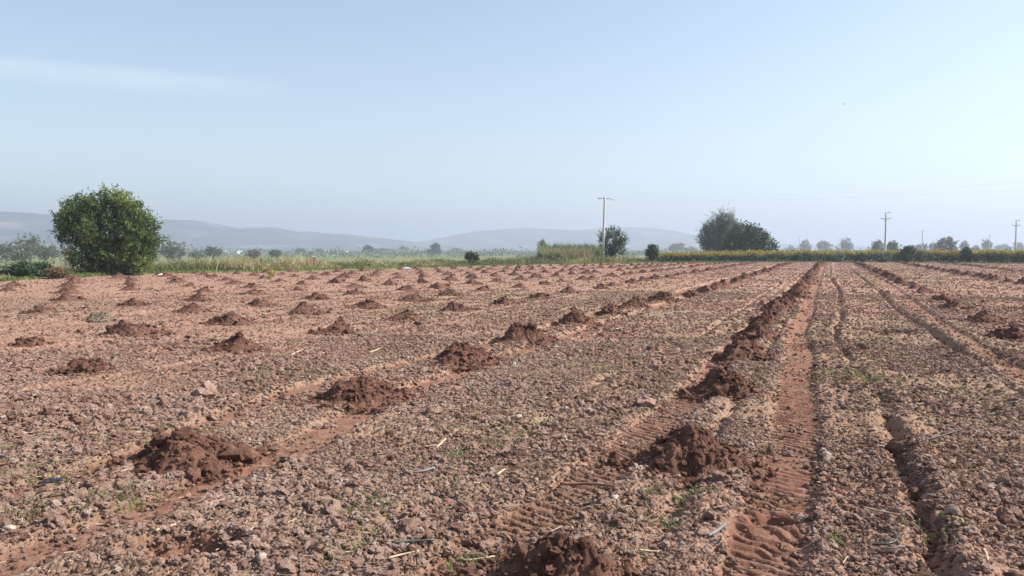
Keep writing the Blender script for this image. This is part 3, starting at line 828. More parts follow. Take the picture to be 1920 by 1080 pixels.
# by the pole and along the verge
bush('leafy_tree', 1146, 117, 44, 427, M_LEAF_DARK, 31, 'dark feathery tree growing right behind the concrete pole', 'tree', n=620, leaf=0.26, up=0.9, width=0.32, base=0, nl=12, lobes=[(-0.9, 0, 3.2, 0.8, 0.8, 1.3), (0.2, 0, 3.9, 0.8, 0.8, 1.0), (1.1, 0, 3.3, 0.8, 0.8, 0.9), (-0.3, 0, 2.2, 1.1, 1.0, 1.4), (0.9, 0, 1.7, 0.9, 0.9, 1.1), (-0.8, 0, 1.2, 0.9, 0.9, 1.0), (1.7, 0, 2.7, 0.5, 0.5, 0.5)])
bush('round_shrub', 1222, 113, 27, 459, M_LEAF_DARK, 32, 'small round dark shrub standing alone beyond the pole', n=420, leaf=0.2, base=0)
bush('sprawling_shrub', 886, 91, 26, 474, M_LEAF_OLIVE, 33, 'small reddish green shrub on the verge in front of the hills', n=320, leaf=0.18, base=0)
bush('young_tree', 1017, 112, 17, 450, M_LEAF_LIGHT, 34, 'thin pale green sapling at the end of the reeds', 'sapling', n=140, leaf=0.24, base=0, up=0.9, width=0.3)
bush('low_shrub', 1040, 104, 62, 478, M_LEAF_DARK, 35, 'low dark green shrub at the foot of the reeds', n=420, leaf=0.2, base=0)
bush('rust_shrub', 104, 48.3, 34, 508, M_LEAF_RUST, 36, 'rust brown dried shrub beside the big green tree', n=420, leaf=0.12, base=0)
bush('dark_shrub', 45, 48.0, 50, 495, M_LEAF_DARK, 37, 'dark low shrub on the verge nearest the picture edge', n=520, leaf=0.13, base=0)
bush('dark_shrub', 80, 49.6, 40, 493, M_LEAF_DARK, 38, 'dark low shrub between the rust brown shrub and its dark neighbour', n=420, leaf=0.13, base=0)
bush('dark_shrub', 12, 48.2, 36, 500, M_LEAF_GREY, 39, 'grey green low shrub cut off by the picture edge', n=300, leaf=0.13, base=0)
for i, (px, d, w, top, lab) in enumerate([
        (1700, 113, 27, 460, 'biggest round dark bush in front of the yellow vines'),
        (1727, 114, 20, 471, 'smaller dark bush touching the biggest round bush in the vines'),
        (1613, 114, 24, 477, 'low blue green bush where the bare soil ridge meets the vines'),
        (1655, 115, 30, 476, 'low dark bush at the foot of the concrete pole with two crossarms'),
        (1812, 112, 20, 464, 'tall narrow bush breaking the yellow vine tops'),
        (1858, 112, 20, 473, 'grey green bush in the vines beside the tall narrow bush'),
        (1905, 110, 18, 476, 'last dark bush in the vines below the farther crossarm pole'),
        (1570, 118, 20, 478, 'low dark bush in the vines under the three pale far trees')]):
    bush('vineyard_bush', px, d, w, top, M_LEAF_DARK if i % 2 == 0 else M_LEAF_GREY, 60 + i, lab, 'bush', 'dark bushes in front of the vines', n=300, leaf=0.2, base=0)

# far trees: bearing px, distance, width px, top px, material, label
FAR = [
    (12, 230, 62, 456, M_LEAF_OLIVE, 'pale grey green far tree at the left picture border, below the hill'),
    (57, 225, 50, 441, M_LEAF_OLIVE, 'tallest olive far tree between the picture border and the big tree'),
    (88, 235, 44, 457, M_LEAF_OLIVE, 'olive far tree half hidden by the bare twiggy shrub'),
    (35, 215, 60, 470, M_LEAF_OLIVE, 'low grey green far bush in front of the tallest olive tree'),
    (324, 240, 56, 453, M_LEAF_OLIVE, 'olive grey far tree just beyond the big tree'),
    (400, 300, 46, 464, M_LEAF_OLIVE, 'broad low far tree next to the white greenhouse roof'),
    (372, 310, 40, 472, M_LEAF_GREY, 'low far bush joining the broad low tree'),
    (474, 320, 26, 470, M_LEAF_BROWN, 'brownish far tree beyond the white greenhouse roof'),
    (516, 330, 22, 470, M_LEAF_OLIVE, 'small tan far tree standing by the red tractor'),
    (563, 520, 16, 468, M_LEAF_DARK, 'narrow blue far tree seen just above the tractor bonnet'),
    (598, 560, 18, 469, M_LEAF_DARK, 'narrow blue far tree seen just past the tractor'),
    (640, 600, 26, 473, M_LEAF_GREY, 'low pale far tree midway from the tractor to the tall dark far tree'),
    (692, 480, 25, 461, M_LEAF_DARK, 'tall dark far tree under the long hill slope'),
    (719, 520, 34, 467, M_LEAF_GREY, 'pale broad far tree beside the tall dark one'),
    (757, 620, 16, 464, M_LEAF_GREY, 'thin pale far tree below the dip between the hills'),
    (806, 430, 30, 470, M_LEAF_DARK, 'low dark far bush beside the pointed far tree'),
    (819, 430, 22, 457, M_LEAF_DARK, 'pointed dark far tree where the two hills meet'),
    (857, 650, 22, 467, M_LEAF_GREY, 'pale far tree just before the reddish green shrub'),
    (930, 800, 30, 470, M_LEAF_GREY, 'faint far tree past the reddish green shrub'),
    (1268, 520, 38, 457, M_LEAF_GREY, 'broad pale far tree between the round shrub and the tall tree'),
    (1297, 560, 26, 465, M_LEAF_GREY, 'small pale far tree touching the tall grey green tree'),
    (1480, 620, 20, 464, M_LEAF_GREY, 'small pale far tree just beyond the dark spreading tree'),
    (1509, 520, 19, 451, M_LEAF_GREY, 'round pale far tree, first of three above the vines'),
    (1544, 500, 32, 453, M_LEAF_GREY, 'broad flat pale far tree, middle of three above the vines'),
    (1585, 480, 23, 449, M_LEAF_GREY, 'pointed pale far tree, last of three above the vines'),
    (1645, 300, 27, 450, M_LEAF_GREY, 'grey green tree just in front of the crossarm pole foot'),
    (1674, 260, 28, 451, M_LEAF_LIGHT, 'sparse light green tree just past the crossarm pole'),
    (1727, 400, 24, 459, M_LEAF_BROWN, 'low brownish far tree above the biggest round bush'),
    (1752, 420, 20, 456, M_LEAF_GREY, 'pale blue far tree beside the purplish brown tree'),
    (1774, 250, 44, 444, M_LEAF_BROWN, 'purplish brown broad tree standing above the yellow vines'),
    (1808, 380, 15, 454, M_LEAF_GREY, 'slim blue grey tree behind the tall narrow bush'),
    (1828, 480, 15, 462, M_LEAF_GREY, 'small faint tree past the slim blue grey tree'),
    (1847, 430, 19, 452, M_LEAF_GREY, 'pale blue tall tree alone before the farther crossarm pole'),
    (1882, 600, 32, 460, M_LEAF_GREY, 'faint broad tree close to the farther crossarm pole'),
    (1909, 560, 17, 457, M_LEAF_GREY, 'faint tree behind the farther crossarm pole'),
]
for i, (px, d, w, top, mat, lab) in enumerate(FAR):
    d = d * 1.7 if d > 350 else d * 1.25
    bush('tree', px, d, w, top, mat, 100 + i, lab, 'tree', 'trees dotted over the plain', n=150 if d > 330 else 260, leaf=d * 0.0021, lift=0.4, nl=8)
# low scrub belt that closes the plain
def scrub():
    g = np.random.default_rng(77)
    P, T = [], []
    n = 4200
    a = g.uniform(R(-40), R(40), n); d = g.uniform(700, 1500, n)
    x, y = np.tan(a) * d, d
    hh = 8.5 * fbm(a * 40, a * 0, 4, 3) * g.uniform(0.4, 1.2, n)
    m = 10
    k = np.repeat(np.arange(n), m)
    pos = np.stack((x[k] + g.normal(0, 5, n * m), y[k] + g.normal(0, 5, n * m), -2.6 + hh[k] * g.random(n * m)), 1)
    ax = g.normal(0, 1, (n * m, 3)); ax /= np.linalg.norm(ax, axis=1, keepdims=True)
    n2 = 1500; a2 = g.uniform(R(-36), R(36), n2); d2 = g.uniform(430, 720, n2)
    h2 = 9 * np.clip(fbm(a2 * 55, d2 * 0.004, 14, 3) - 0.38, 0, 1) * 2.2
    k2 = np.repeat(np.arange(n2), m)
    pos2 = np.stack((np.tan(a2[k2]) * d2[k2] + g.normal(0, 2, n2 * m), d2[k2] + g.normal(0, 2, n2 * m), -2.6 + h2[k2] * g.random(n2 * m)), 1)
    ax2 = g.normal(0, 1, (n2 * m, 3)); ax2 /= np.linalg.norm(ax2, axis=1, keepdims=True)
    pos, ax, nn = np.concatenate((pos, pos2)), np.concatenate((ax, ax2)), n * m + n2 * m
    V, Fq = leaf_quads(pos, ax, np.concatenate((g.uniform(1.2, 3.0, n * m), g.uniform(0.7, 1.6, n2 * m))), 0.7, g)
    V[:, 2] = np.maximum(V[:, 2], -2.7)
    me = np_mesh('far_scrub', V, Fq, M_LEAF_GREY, False, None, {'tint': g.random(nn)})
    tag(obj('scrub', me), 'hazy belt of far trees and scrub along the foot of the hills', kind='stuff')
scrub()

# ------------------------------------------------------------------ verge: grass, dry weeds, reeds, vines
def blades(P, hgt, wid, g, lean=0.35):
    n = len(P)
    a = g.uniform(0, 2 * PI, n)
    b = np.stack((np.cos(a), np.sin(a), np.zeros(n)), 1) * wid[:, None] * 0.5
    l = np.stack((g.normal(0, lean, n), g.normal(0, lean, n), np.ones(n)), 1)
    mid = P + l * (hgt * 0.55)[:, None]
    l2 = l.copy(); l2[:, :2] *= 1.7
    tip = P + l2 * (hgt * g.uniform(0.85, 1.0, n))[:, None]
    V = np.stack((P - b, P + b, mid + b * 0.8, mid - b * 0.8, tip), 1).reshape(-1, 3)
    o = np.arange(n)[:, None] * 5
    return V, o + np.array([[0, 1, 2, 3]]), o + np.array([[3, 2, 4]])

def edge_points(g, n, px0, px1, d0, d1):
    px = g.uniform(px0, px1, n)
    az = np.arctan((px - 960) / F)
    rr = edge_r(az) + g.uniform(d0, d1, n)
    return px, np.sin(az) * rr, np.cos(az) * rr

def verge():
    g = np.random.default_rng(21)
    # short green grass next to the soil
    px, x, y = edge_points(g, 26000, -250, 1240, -0.5, 7)
    k = fbm(x * 0.5, y * 0.5, 8, 3)
    sel = k > 0.36
    px, x, y, k = px[sel], x[sel], y[sel], k[sel]
    hh = (0.10 + 0.22 * k) * g.uniform(0.6, 1.3, len(x))
    P = np.stack((x, y, np.zeros(len(x))), 1)
    V, q, t = blades(P, hh, g.uniform(0.03, 0.07, len(x)), g, 0.5)
    tint = np.clip(k * 1.2 - 0.1 + g.normal(0, 0.15, len(x)), 0, 1)
    me = np_mesh('grass', V, [q, t], M_GRASS, False, None, {'tint': np.concatenate((tint, tint))})
    tag(obj('grass', me), 'green grass strip along the edge of the ploughed field', kind='stuff')
    # the strip before the vines
    px, x, y = edge_points(g, 9000, 1235, 2100, -0.3, 2.0)
    hh = 0.22 * g.uniform(0.4, 1.3, len(x)) * (0.4 + fbm(x * 0.4, y * 0.4, 12, 2))
    V, q, t = blades(np.stack((x, y, np.zeros(len(x))), 1), hh, g.uniform(0.05, 0.12, len(x)), g, 0.5)
    tint = np.clip(g.normal(0.35, 0.2, len(x)), 0, 1)
    me = np_mesh('grass', V, [q, t], M_GRASS, False, None, {'tint': np.concatenate((tint, tint))})
    tag(obj('grass', me), 'thin dull grass between the soil and the vines', kind='stuff')
    # tall dry weeds
    px, x, y = edge_points(g, 42000, -250, 1240, 2.5, 11)
    k = fbm(x * 0.35, y * 0.35, 18, 3)
    tall = np.interp(px, [-250, 0, 130, 300, 420, 560, 700, 860, 940, 1000, 1060, 1120, 1160, 1240], [0.45, 0.45, 0.45, 0.7, 0.85, 0.95, 0.6, 0.75, 0.6, 0.95, 1.1, 0.9, 0.8, 0.7])
    hh = 0.82 * tall * (0.15 + 1.45 * sstep(0.25, 0.75, k)) * g.uniform(0.5, 1.25, len(x)) * np.where(g.random(len(x)) < 0.06, 1.45, 1)
    V, q, t = blades(np.stack((x, y, np.zeros(len(x))), 1), hh, g.uniform(0.035, 0.09, len(x)), g, 0.28)
    hh = hh * (1 - 0.90 * np.exp(-((px - 588) / 24) ** 4))
    kk = fbm(x * 0.25 + 40, y * 0.25, 19, 3)
    tint = np.clip(kk * 1.5 - 0.16 + g.normal(0, 0.2, len(x)), 0, 1)
    me = np_mesh('dry_weeds', V, [q, t], M_WEED, False, None, {'tint': np.concatenate((tint, tint))})
    tag(obj('dry_weeds', me), 'tall tan and olive dry weeds along the verge', kind='stuff')
    # leafy weeds between the dry stalks
    px, x, y = edge_points(g, 9000, -250, 1240, 1.5, 11)
    k = fbm(x * 0.45 + 9, y * 0.45, 38, 3)
    sel = k > 0.46
    px, x, y, k = px[sel], x[sel], y[sel], k[sel]
    kk = np.repeat(np.arange(len(x)), 7); m = len(kk)
    hz = (0.25 + 1.2 * (k[kk] - 0.4)) * np.interp(px[kk], [-250, 130, 420, 1000, 1240], [0.5, 0.6, 0.8, 0.95, 0.8]) * 1.35 * (1 - 0.90 * np.exp(-((px[kk] - 588) / 24) ** 4))
    pos = np.stack((x[kk] + g.normal(0, 0.14, m), y[kk] + g.normal(0, 0.14, m), hz * g.random(m) ** 0.7), 1)
    ax = g.normal(0, 0.8, (m, 3)) + np.array([0, 0, 0.4]); ax /= np.linalg.norm(ax, axis=1, keepdims=True)
    V, Fq = leaf_quads(pos, ax, g.uniform(0.08, 0.2, m), 0.6, g)
    V[:, 2] = np.maximum(V[:, 2], 0)
    hue = fbm(x * 0.2 + 70, y * 0.2, 48, 2)
    me = np_mesh('leafy_weeds', V, Fq, M_WEED, False, None, {'tint': np.clip((hue[kk] - 0.28) * 1.5 + g.normal(0, 0.15, m), 0, 1)})
    tag(obj('leafy_weeds', me), 'clumps of green and tan leafy weeds along the verge', kind='stuff')
    # reeds
    px, x, y = edge_points(g, 5200, 1012, 1128, 8, 15)
    hh = 2.9 * g.uniform(0.55, 1.1, len(x)) * (0.62 + 0.6 * fbm(x * 0.8, y * 0.8, 28, 3))
    V, q, t = blades(np.stack((x, y, np.zeros(len(x))), 1), hh, g.uniform(0.06, 0.13, len(x)), g, 0.10)
    tint = np.clip(g.normal(0.45, 0.22, len(x)), 0, 0.9)
    me = np_mesh('reeds', V, [q, t], M_REED, False, None, {'tint': np.concatenate((tint, tint))})
    tag(obj('reeds', me), 'dense stand of tall green reeds beside the concrete pole', kind='stuff')
    px, x, y = edge_points(g, 2600, 1018, 1108, 6.5, 9)
    hh = 2.15 * g.uniform(0.6, 1.15, len(x))
    V, q, t = blades(np.stack((x, y, np.zeros(len(x))), 1), hh, g.uniform(0.06, 0.14, len(x)), g, 0.2)
    tint = np.clip(g.normal(0.88, 0.12, len(x)), 0, 1)
    me = np_mesh('dry_reeds', V, [q, t], M_REED, False, None, {'tint': np.concatenate((tint, tint))})
    tag(obj('dry_reeds', me), 'straw coloured dry reeds in front of the green reeds', kind='stuff')
verge()

def vine_rows():
    g = np.random.default_rng(31)
    for row, (off, n, lab) in enumerate([(2.6, 26000, 'front row of leafy vines with yellow tops along the far field edge'),
                                         (5.6, 12000, 'second row of yellow topped vines, just behind the front row'),
                                         (9.0, 9000, 'third row of yellow topped vines, behind the second row')]):
        root = empty('vine_row', (0, 0, 0))
        tag(root, lab, 'vine row', 'vine rows of the vineyard')
        px = g.uniform(1232 - row * 4, 2060, n)
        az = np.arctan((px - 960) / F)
        rr = edge_r(az) + off + g.normal(0, 0.3, n)
        x, y = np.sin(az) * rr, np.cos(az) * rr
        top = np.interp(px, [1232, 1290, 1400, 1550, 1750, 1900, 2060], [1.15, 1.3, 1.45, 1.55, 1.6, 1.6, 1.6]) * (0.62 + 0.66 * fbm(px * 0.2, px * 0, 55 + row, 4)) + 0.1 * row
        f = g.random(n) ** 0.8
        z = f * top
        keep = (fbm(px * 0.35, z * 1.3, 66 + row, 2) > 0.30) | (f > 0.75)
        x, y, z, f, px = x[keep], y[keep], z[keep], f[keep], px[keep]
        m = len(x)
        ax = g.normal(0, 0.7, (m, 3)) + np.array([0, 0, 0.3]); ax /= np.linalg.norm(ax, axis=1, keepdims=True)
        V, Fq = leaf_quads(np.stack((x, y, z + 0.08), 1), ax, g.uniform(0.13, 0.26, m), 0.8, g)
        tint = np.clip(sstep(0.42, 0.82, f + 0.30 * (fbm(px * 0.08, f * 2, 71, 3) - 0.5)) * 0.62 + 0.16 + g.normal(0, 0.12, m), 0, 1)  # tops autumn yellow; shading of the side painted into the darker low leaves
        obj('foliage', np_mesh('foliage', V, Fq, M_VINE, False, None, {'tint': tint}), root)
        G = Geo()
        for p in np.arange(1236, 2050, 5.5):
            a = math.atan((p - 960) / F); q = float(edge_r(a)) + off
            X, Y = math.sin(a) * q, math.cos(a) * q
            G.tube([(X, Y, -0.1), (X + g.normal(0, 0.05), Y, 0.5), (X + g.normal(0, 0.1), Y, 1.1)], [0.04, 0.03, 0.02], 5)
        obj('stems', G.mesh('stems', M_BARK, True), root)
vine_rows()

# ------------------------------------------------------------------ poles and wires
M_CONC = simple('pole_concrete', (0.55, 0.54, 0.51), 0.85, 0.12, 3)
M_STEEL = simple('weathered_steel', (0.16, 0.17, 0.185), 0.6, 0.2, 12)
M_PORC = simple('insulator_glaze', (0.32, 0.30, 0.28), 0.3, 0.1, 10)
POLES = {}
def pole(px, dist, top, kind, label, rz=0.0, lean=0.0, xyz=None):
    x, y = xyz[:2] if xyz else at(px, dist)
    z = gz(x, y)
    h = (H + (470 - top) * dist / F - z) if not xyz else xyz[2]
    root = empty('utility_pole', (x, y, z), rz)
    tag(root, label, 'utility pole', 'concrete utility poles across the plain')
    G = Geo()
    n = 14
    path = [(lean * i / n, 0.0, -0.6 + (h + 0.6) * i / n) for i in range(n + 1)]
    G.tube(path, [0.225 - 0.09 * i / n for i in range(n + 1)], 12)
    obj('shaft', G.mesh('shaft', M_CONC, True), root)
    arms = []
    if kind == 'bent':
        A = Geo().tube([(lean, 0, h - 0.30), (lean - 0.55, 0, h - 0.26), (lean - 1.05, 0, h - 0.2)], [0.05, 0.045, 0.035], 6)
        obj('bracket_arm', A.mesh('bracket_arm', M_STEEL, True), root)
        A = Geo().tube([(lean, 0, h - 0.32), (lean + 0.7, 0, h - 0.3), (lean + 1.05, 0, h - 0.38), (lean + 1.35, 0, h - 0.55)], [0.05, 0.045, 0.04, 0.035], 6)
        obj('bracket_arm', A.mesh('bracket_arm', M_STEEL, True), root)
        I = Geo().tube([(lean - 0.95, 0, h - 0.3), (lean - 0.75, 0, h - 0.27)], [0.07, 0.07], 8)
        obj('clamp', I.mesh('clamp', M_STEEL, True), root)
        I = Geo().tube([(lean, 0, h - 0.05), (lean, 0, h + 0.12)], [0.04, 0.02], 6)
        obj('top_pin', I.mesh('top_pin', M_STEEL, True), root)
        arms = [(lean - 0.95, h - 0.2), (lean + 1.25, h - 0.5)]
    elif kind == 'double':
        s = h / 9.4
        A = Geo().box((0, 0, h - 1.35 * s), (2.1 * s, 0.10, 0.11))
        A.tube([(-0.55 * s, 0, h - 1.38 * s), (0, 0.02, h - 1.9 * s)], [0.025, 0.025], 5).tube([(0.55 * s, 0, h - 1.38 * s), (0, 0.02, h - 1.9 * s)], [0.025, 0.025], 5)
        obj('crossarm', A.mesh('crossarm', M_STEEL), root)
        A = Geo().box((0.42 * s, 0, h - 0.12), (1.0 * s, 0.09, 0.10))
        obj('top_arm', A.mesh('top_arm', M_STEEL), root)
        for ix, iz in ((-0.98 * s, h - 1.3 * s), (0.98 * s, h - 1.3 * s), (0.85 * s, h - 0.07)):
            I = Geo().tube([(ix, 0, iz), (ix, 0, iz + 0.08), (ix, 0, iz + 0.1), (ix, 0, iz + 0.17), (ix, 0, iz + 0.19), (ix, 0, iz + 0.26)], [0.02, 0.02, 0.07, 0.05, 0.07, 0.03], 8)
            obj('insulator', I.mesh('insulator', M_PORC, True), root)
            arms.append((ix, iz + 0.2))
    else:
        A = Geo().box((0, 0, h - 0.25), (1.6, 0.1, 0.1))
        obj('crossarm', A.mesh('crossarm', M_STEEL), root)
        arms = [(-0.7, h - 0.2), (0.7, h - 0.2)]
    c, s_ = math.cos(rz), math.sin(rz)
    return [(x + ax * c, y + ax * s_, z + az) for ax, az in arms]

P1 = pole(1130, 116, 369, 'bent', 'pale concrete pole with two thin bent arms beside the feathery tree', 0.15, 0.25)
P2 = pole(1659, 159, 398, 'double', 'concrete pole with two crossarms above the yellow vines', 0.1)
P3 = pole(1903, 203, 413, 'double', 'farther concrete pole with two crossarms near the picture edge', 0.1)
pole(1728, 320, 432, 'single', 'thin faint pole beside the purplish brown tree')
pole(1498, 470, 444, 'single', 'tiny faint pole above the first pale far tree')
pole(1574, 520, 447, 'single', 'tiny faint pole above the last pale far tree')
pole(1854, 420, 441, 'single', 'faint far pole rising from the pale blue tall tree')

def wire(a, b, sag, label, r=0.003):
    a, b = np.array(a, float), np.array(b, float)
    n = 28
    pts = [a + (b - a) * (i / n) - np.array([0, 0, 4 * sag * (i / n) * (1 - i / n)]) for i in range(n + 1)]
    me = Geo().tube(pts, [r] * (n + 1), 5).mesh('overhead_wire', M_STEEL, True)
    tag(obj('overhead_wire', me), label, 'wire', 'overhead wires')
P0 = pole(0, 0, 0, 'bent', 'pale concrete pole nearest the field, outside the picture', 0.6, 0.0, (72, 52, 9.3))
wire(P1[0], P0[0], 1.1, 'thin overhead wire from the upper bent arm, rising towards the picture corner')
wire(P1[1], P0[1], 1.3, 'thin overhead wire from the drooping bent arm, rising towards the picture corner')

# ------------------------------------------------------------------ tractor, greenhouses, bird, litter
def wheel(G, c, r, w, seg=16):
    prof = [(r * 0.45, -w / 2), (r * 0.92, -w / 2), (r, -w * 0.35), (r, w * 0.35), (r * 0.92, w / 2), (r * 0.45, w / 2)]
    V, q = [], []
    for i in range(seg):
        a = 2 * PI * i / seg
        for rr, yy in prof: V.append((c[0] + rr * math.cos(a), c[1] + yy, c[2] + rr * math.sin(a)))
    m = len(prof)
    for i in range(seg):
        for k in range(m): q.append([i * m + k, i * m + (k + 1) % m, ((i + 1) % seg) * m + (k + 1) % m, ((i + 1) % seg) * m + k])
    return G.add(V, q)
M_RED = simple('tractor_red', (0.58, 0.03, 0.028), 0.45, 0.1, 3, 0.5)
M_WHITE = simple('white_paint', (0.78, 0.78, 0.76), 0.5, 0.05, 3, 0.4)
M_RUBBER = simple('tyre_rubber', (0.03, 0.03, 0.032), 0.9, 0.2, 8)
M_GLASS, nt, N, L = new_mat('cab_glass')
principled(nt, (0.10, 0.13, 0.15), 0.1, spec=0.6)
def tractor():
    x, y = at(586, 250)
    root = empty('tractor', (x, y, gz(x, y)), 0.35)
    tag(root, 'small red tractor with a white roof beyond the dry weeds', 'tractor')
    G = Geo().box((-0.75, 0, 1.25), (1.5, 0.75, 0.75), taper=0.9).box((-0.7, 0, 0.75), (1.3, 0.45, 0.4)).box((-1.52, 0, 1.2), (0.08, 0.6, 0.5))
    obj('bonnet', G.mesh('bonnet', M_RED), root)
    G = Geo().box((0.55, 0, 1.0), (1.1, 0.9, 0.5)).box((0.75, 0.6, 1.35), (0.95, 0.35, 0.18)).box((0.75, -0.6, 1.35), (0.95, 0.35, 0.18))
    obj('body', G.mesh('body', M_RED), root)
    G = Geo().box((0.5, 0, 1.72), (1.0, 0.95, 0.9), taper=0.88)
    obj('cab', G.mesh('cab', M_GLASS), root)
    G = Geo().box((0.52, 0, 2.25), (1.3, 1.15, 0.14), taper=0.92)
    obj('roof', G.mesh('roof', M_WHITE), root)
    for sx, r, w in ((-1.15, 0.42, 0.28), (0.8, 0.68, 0.4)):
        for sy in (-0.72, 0.72):
            wo = obj('wheel', wheel(Geo(), (sx, sy, r), r, w).mesh('wheel', M_RUBBER, True), root)
            obj('rim', Geo().tube([(sx, sy - w * 0.3, r), (sx, sy + w * 0.3, r)], [r * 0.46, r * 0.46], 14).mesh('rim', M_RED, True), wo)
    obj('exhaust', Geo().tube([(-0.8, 0.2, 1.5), (-0.8, 0.2, 2.15)], [0.04, 0.035], 8).mesh('exhaust', M_STEEL, True), root)
tractor()
def sack():
    x, y = at(596.5, 240)
    g = np.random.default_rng(5)
    v, f = chunks(np.array([[0, 0, 0.3]]), np.array([0.32]), g, ICO2, 0.9)
    v = v * np.array([1.2, 1, 1])
    tag(obj('white_sack', np_mesh('white_sack', v, f, M_WHITE, True), None, (x, y, gz(x, y) + 0.7)), 'white sack beside the red tractor', 'sack')
M_FILM = simple('greenhouse_film', (0.72, 0.76, 0.80), 0.4, 0.06, 0.3, 0.4)
def greenhouse(px, dist, wpx, rows, label):
    x, y = at(px, dist); z = gz(x, y)
    root = empty('greenhouse', (x, y, z), 0)
    tag(root, label, 'greenhouse', 'white plastic greenhouses on the plain')
    w = wpx * dist / F; nb = rows; bw = w / nb
    G, E = Geo(), Geo()
    for b in range(nb):
        x0 = -w / 2 + b * bw
        arc = [(x0 + bw / 2 - math.cos(PI * k / 12) * bw / 2 * 0.985, 2.2 + math.sin(PI * k / 12) * 1.8) for k in range(13)]
        arc = [(arc[0][0], 0)] + arc + [(arc[-1][0], 0)]
        n = len(arc)
        V = [(px_, yy, pz) for yy in (-9, 9) for px_, pz in arc]
        G.add(V, [[k, k + 1, n + k + 1, n + k] for k in range(n - 1)])
        E.add([(px_, yy, pz * 0.995) for yy in (-9.01,) for px_, pz in arc], None, [[0, k + 1, k] for k in range(1, n - 1)])
        E.add([(px_, yy, pz * 0.995) for yy in (9.01,) for px_, pz in arc], None, [[0, k, k + 1] for k in range(1, n - 1)])
    obj('roof', G.mesh('roof', M_FILM, False), root)
    obj('end_wall', E.mesh('end_wall', M_FILM, False), root)
greenhouse(436, 900, 30, 3, 'long white greenhouse roof under the first long hill')
greenhouse(609, 1000, 12, 2, 'small white greenhouse just past the red tractor')
greenhouse(646, 1050, 12, 2, 'small white greenhouse farther past the red tractor')
greenhouse(478, 1000, 10, 1, 'tiny white greenhouse beside the brownish far tree')

def bird():
    d = 75.0
    x = (1577 - 960) / F * d; z = H + (470 - 198) / F * d
    G = Geo()
    G.tube([(-0.11, 0, 0), (-0.07, 0, 0.005), (0, 0, 0.0), (0.06, 0, 0.01), (0.10, 0, 0.015), (0.125, 0, 0.012)], [0.006, 0.02, 0.032, 0.028, 0.02, 0.004], 8)
    for s in (-1, 1):
        G.add([(0.05, s * 0.02, 0.01), (-0.04, s * 0.02, 0.01), (-0.03, s * 0.13, 0.06), (0.04, s * 0.12, 0.065), (-0.06, s * 0.27, 0.035), (-0.02, s * 0.26, 0.04),
               (0.05, s * 0.02, 0.004), (-0.04, s * 0.02, 0.004), (-0.03, s * 0.13, 0.054), (0.04, s * 0.12, 0.059), (-0.06, s * 0.27, 0.031), (-0.02, s * 0.26, 0.036)],
              [[0, 1, 2, 3], [3, 2, 4, 5], [9, 8, 7, 6], [11, 10, 8, 9], [0, 3, 9, 6], [3, 5, 11, 9], [1, 7, 8, 2], [2, 8, 10, 4], [4, 10, 11, 5]])
    G.add([(-0.10, -0.012, 0.002), (-0.10, 0.012, 0.002), (-0.17, 0.03, 0.0), (-0.17, -0.03, 0.0), (-0.10, -0.012, -0.004), (-0.10, 0.012, -0.004), (-0.17, 0.03, -0.004), (-0.17, -0.03, -0.004)],
          [[0, 1, 2, 3], [7, 6, 5, 4], [2, 1, 5, 6], [0, 3, 7, 4], [3, 2, 6, 7]])
    o = obj('bird', G.mesh('bird', simple('bird_plumage', (0.06, 0.055, 0.05), 0.8), True), None, (x, d, z))
    o.rotation_euler = (0.2, 0, 2.4); o.scale = (0.65, 0.65, 0.65)
    tag(o, 'tiny dark bird flying high in the pale sky', 'bird')
bird()
sack()

def on_ground(px, py):
    X, Y = unproject(px, py)
    h = float(base_height(np.array([X]), np.array([Y]), False)[0][0])
    X, Y = unproject(px, py, h)
    return X, Y, h

def crumpled(name, px, py, w, l, hh, mat, seed, label, cat, rz=0.0):
    g = np.random.default_rng(seed); n = 14
    x, y, z = on_ground(px, py)
    U, Vv = np.meshgrid(np.linspace(-1, 1, n), np.linspace(-1, 1, n), indexing='ij')
    X = U * w / 2 * (1 + 0.2 * (fbm(Vv * 2 + seed, U, seed, 2) - 0.5)); Y = Vv * l / 2 * (1 + 0.3 * (fbm(U * 2, Vv + seed, seed + 1, 2) - 0.5))
    Z = hh * fbm(U * 2.4 + seed, Vv * 2.4, seed + 2, 3) * (1.2 - 0.7 * np.maximum(abs(U), abs(Vv)))
    V = np.stack((X, Y, Z + 0.03), -1).reshape(-1, 3)
    V2 = V - np.array([0, 0, 0.006])
    i = np.arange(n - 1)[:, None]; j = np.arange(n - 1)[None, :]
    q = np.stack((i * n + j, (i + 1) * n + j, (i + 1) * n + j + 1, i * n + j + 1), -1).reshape(-1, 4)
    o = obj(name, np_mesh(name, np.concatenate((V, V2)), [q, q[:, ::-1] + n * n], mat, True), None, (x, y, z))
    o.rotation_euler = (0, 0, rz)
    return tag(o, label, cat)
M_PLASTIC = simple('pale_plastic_film', (0.42, 0.48, 0.52), 0.4, 0.12, 4, 0.4)
M_BLACKP = simple('black_plastic', (0.025, 0.025, 0.028), 0.45, 0.3, 9, 0.5)
M_GREYHOSE = simple('weathered_hose', (0.17, 0.18, 0.19), 0.5, 0.2, 9, 0.4)
M_DARKHOSE = simple('dark_hose', (0.075, 0.085, 0.085), 0.5, 0.3, 9, 0.4)
M_STRAW = simple('straw', (0.44, 0.34, 0.23), 0.8, 0.25, 12)
M_STICK = simple('brown_stick', (0.23, 0.13, 0.085), 0.9, 0.25, 14)
M_STONE = simple('pale_stone', (0.36, 0.30, 0.25), 0.85, 0.2, 9)
crumpled('plastic_sheet', 761, 504.6, 0.95, 0.8, 0.22, M_PLASTIC, 4, 'crumpled pale blue plastic sheet on the grass at the field edge', 'plastic sheet')
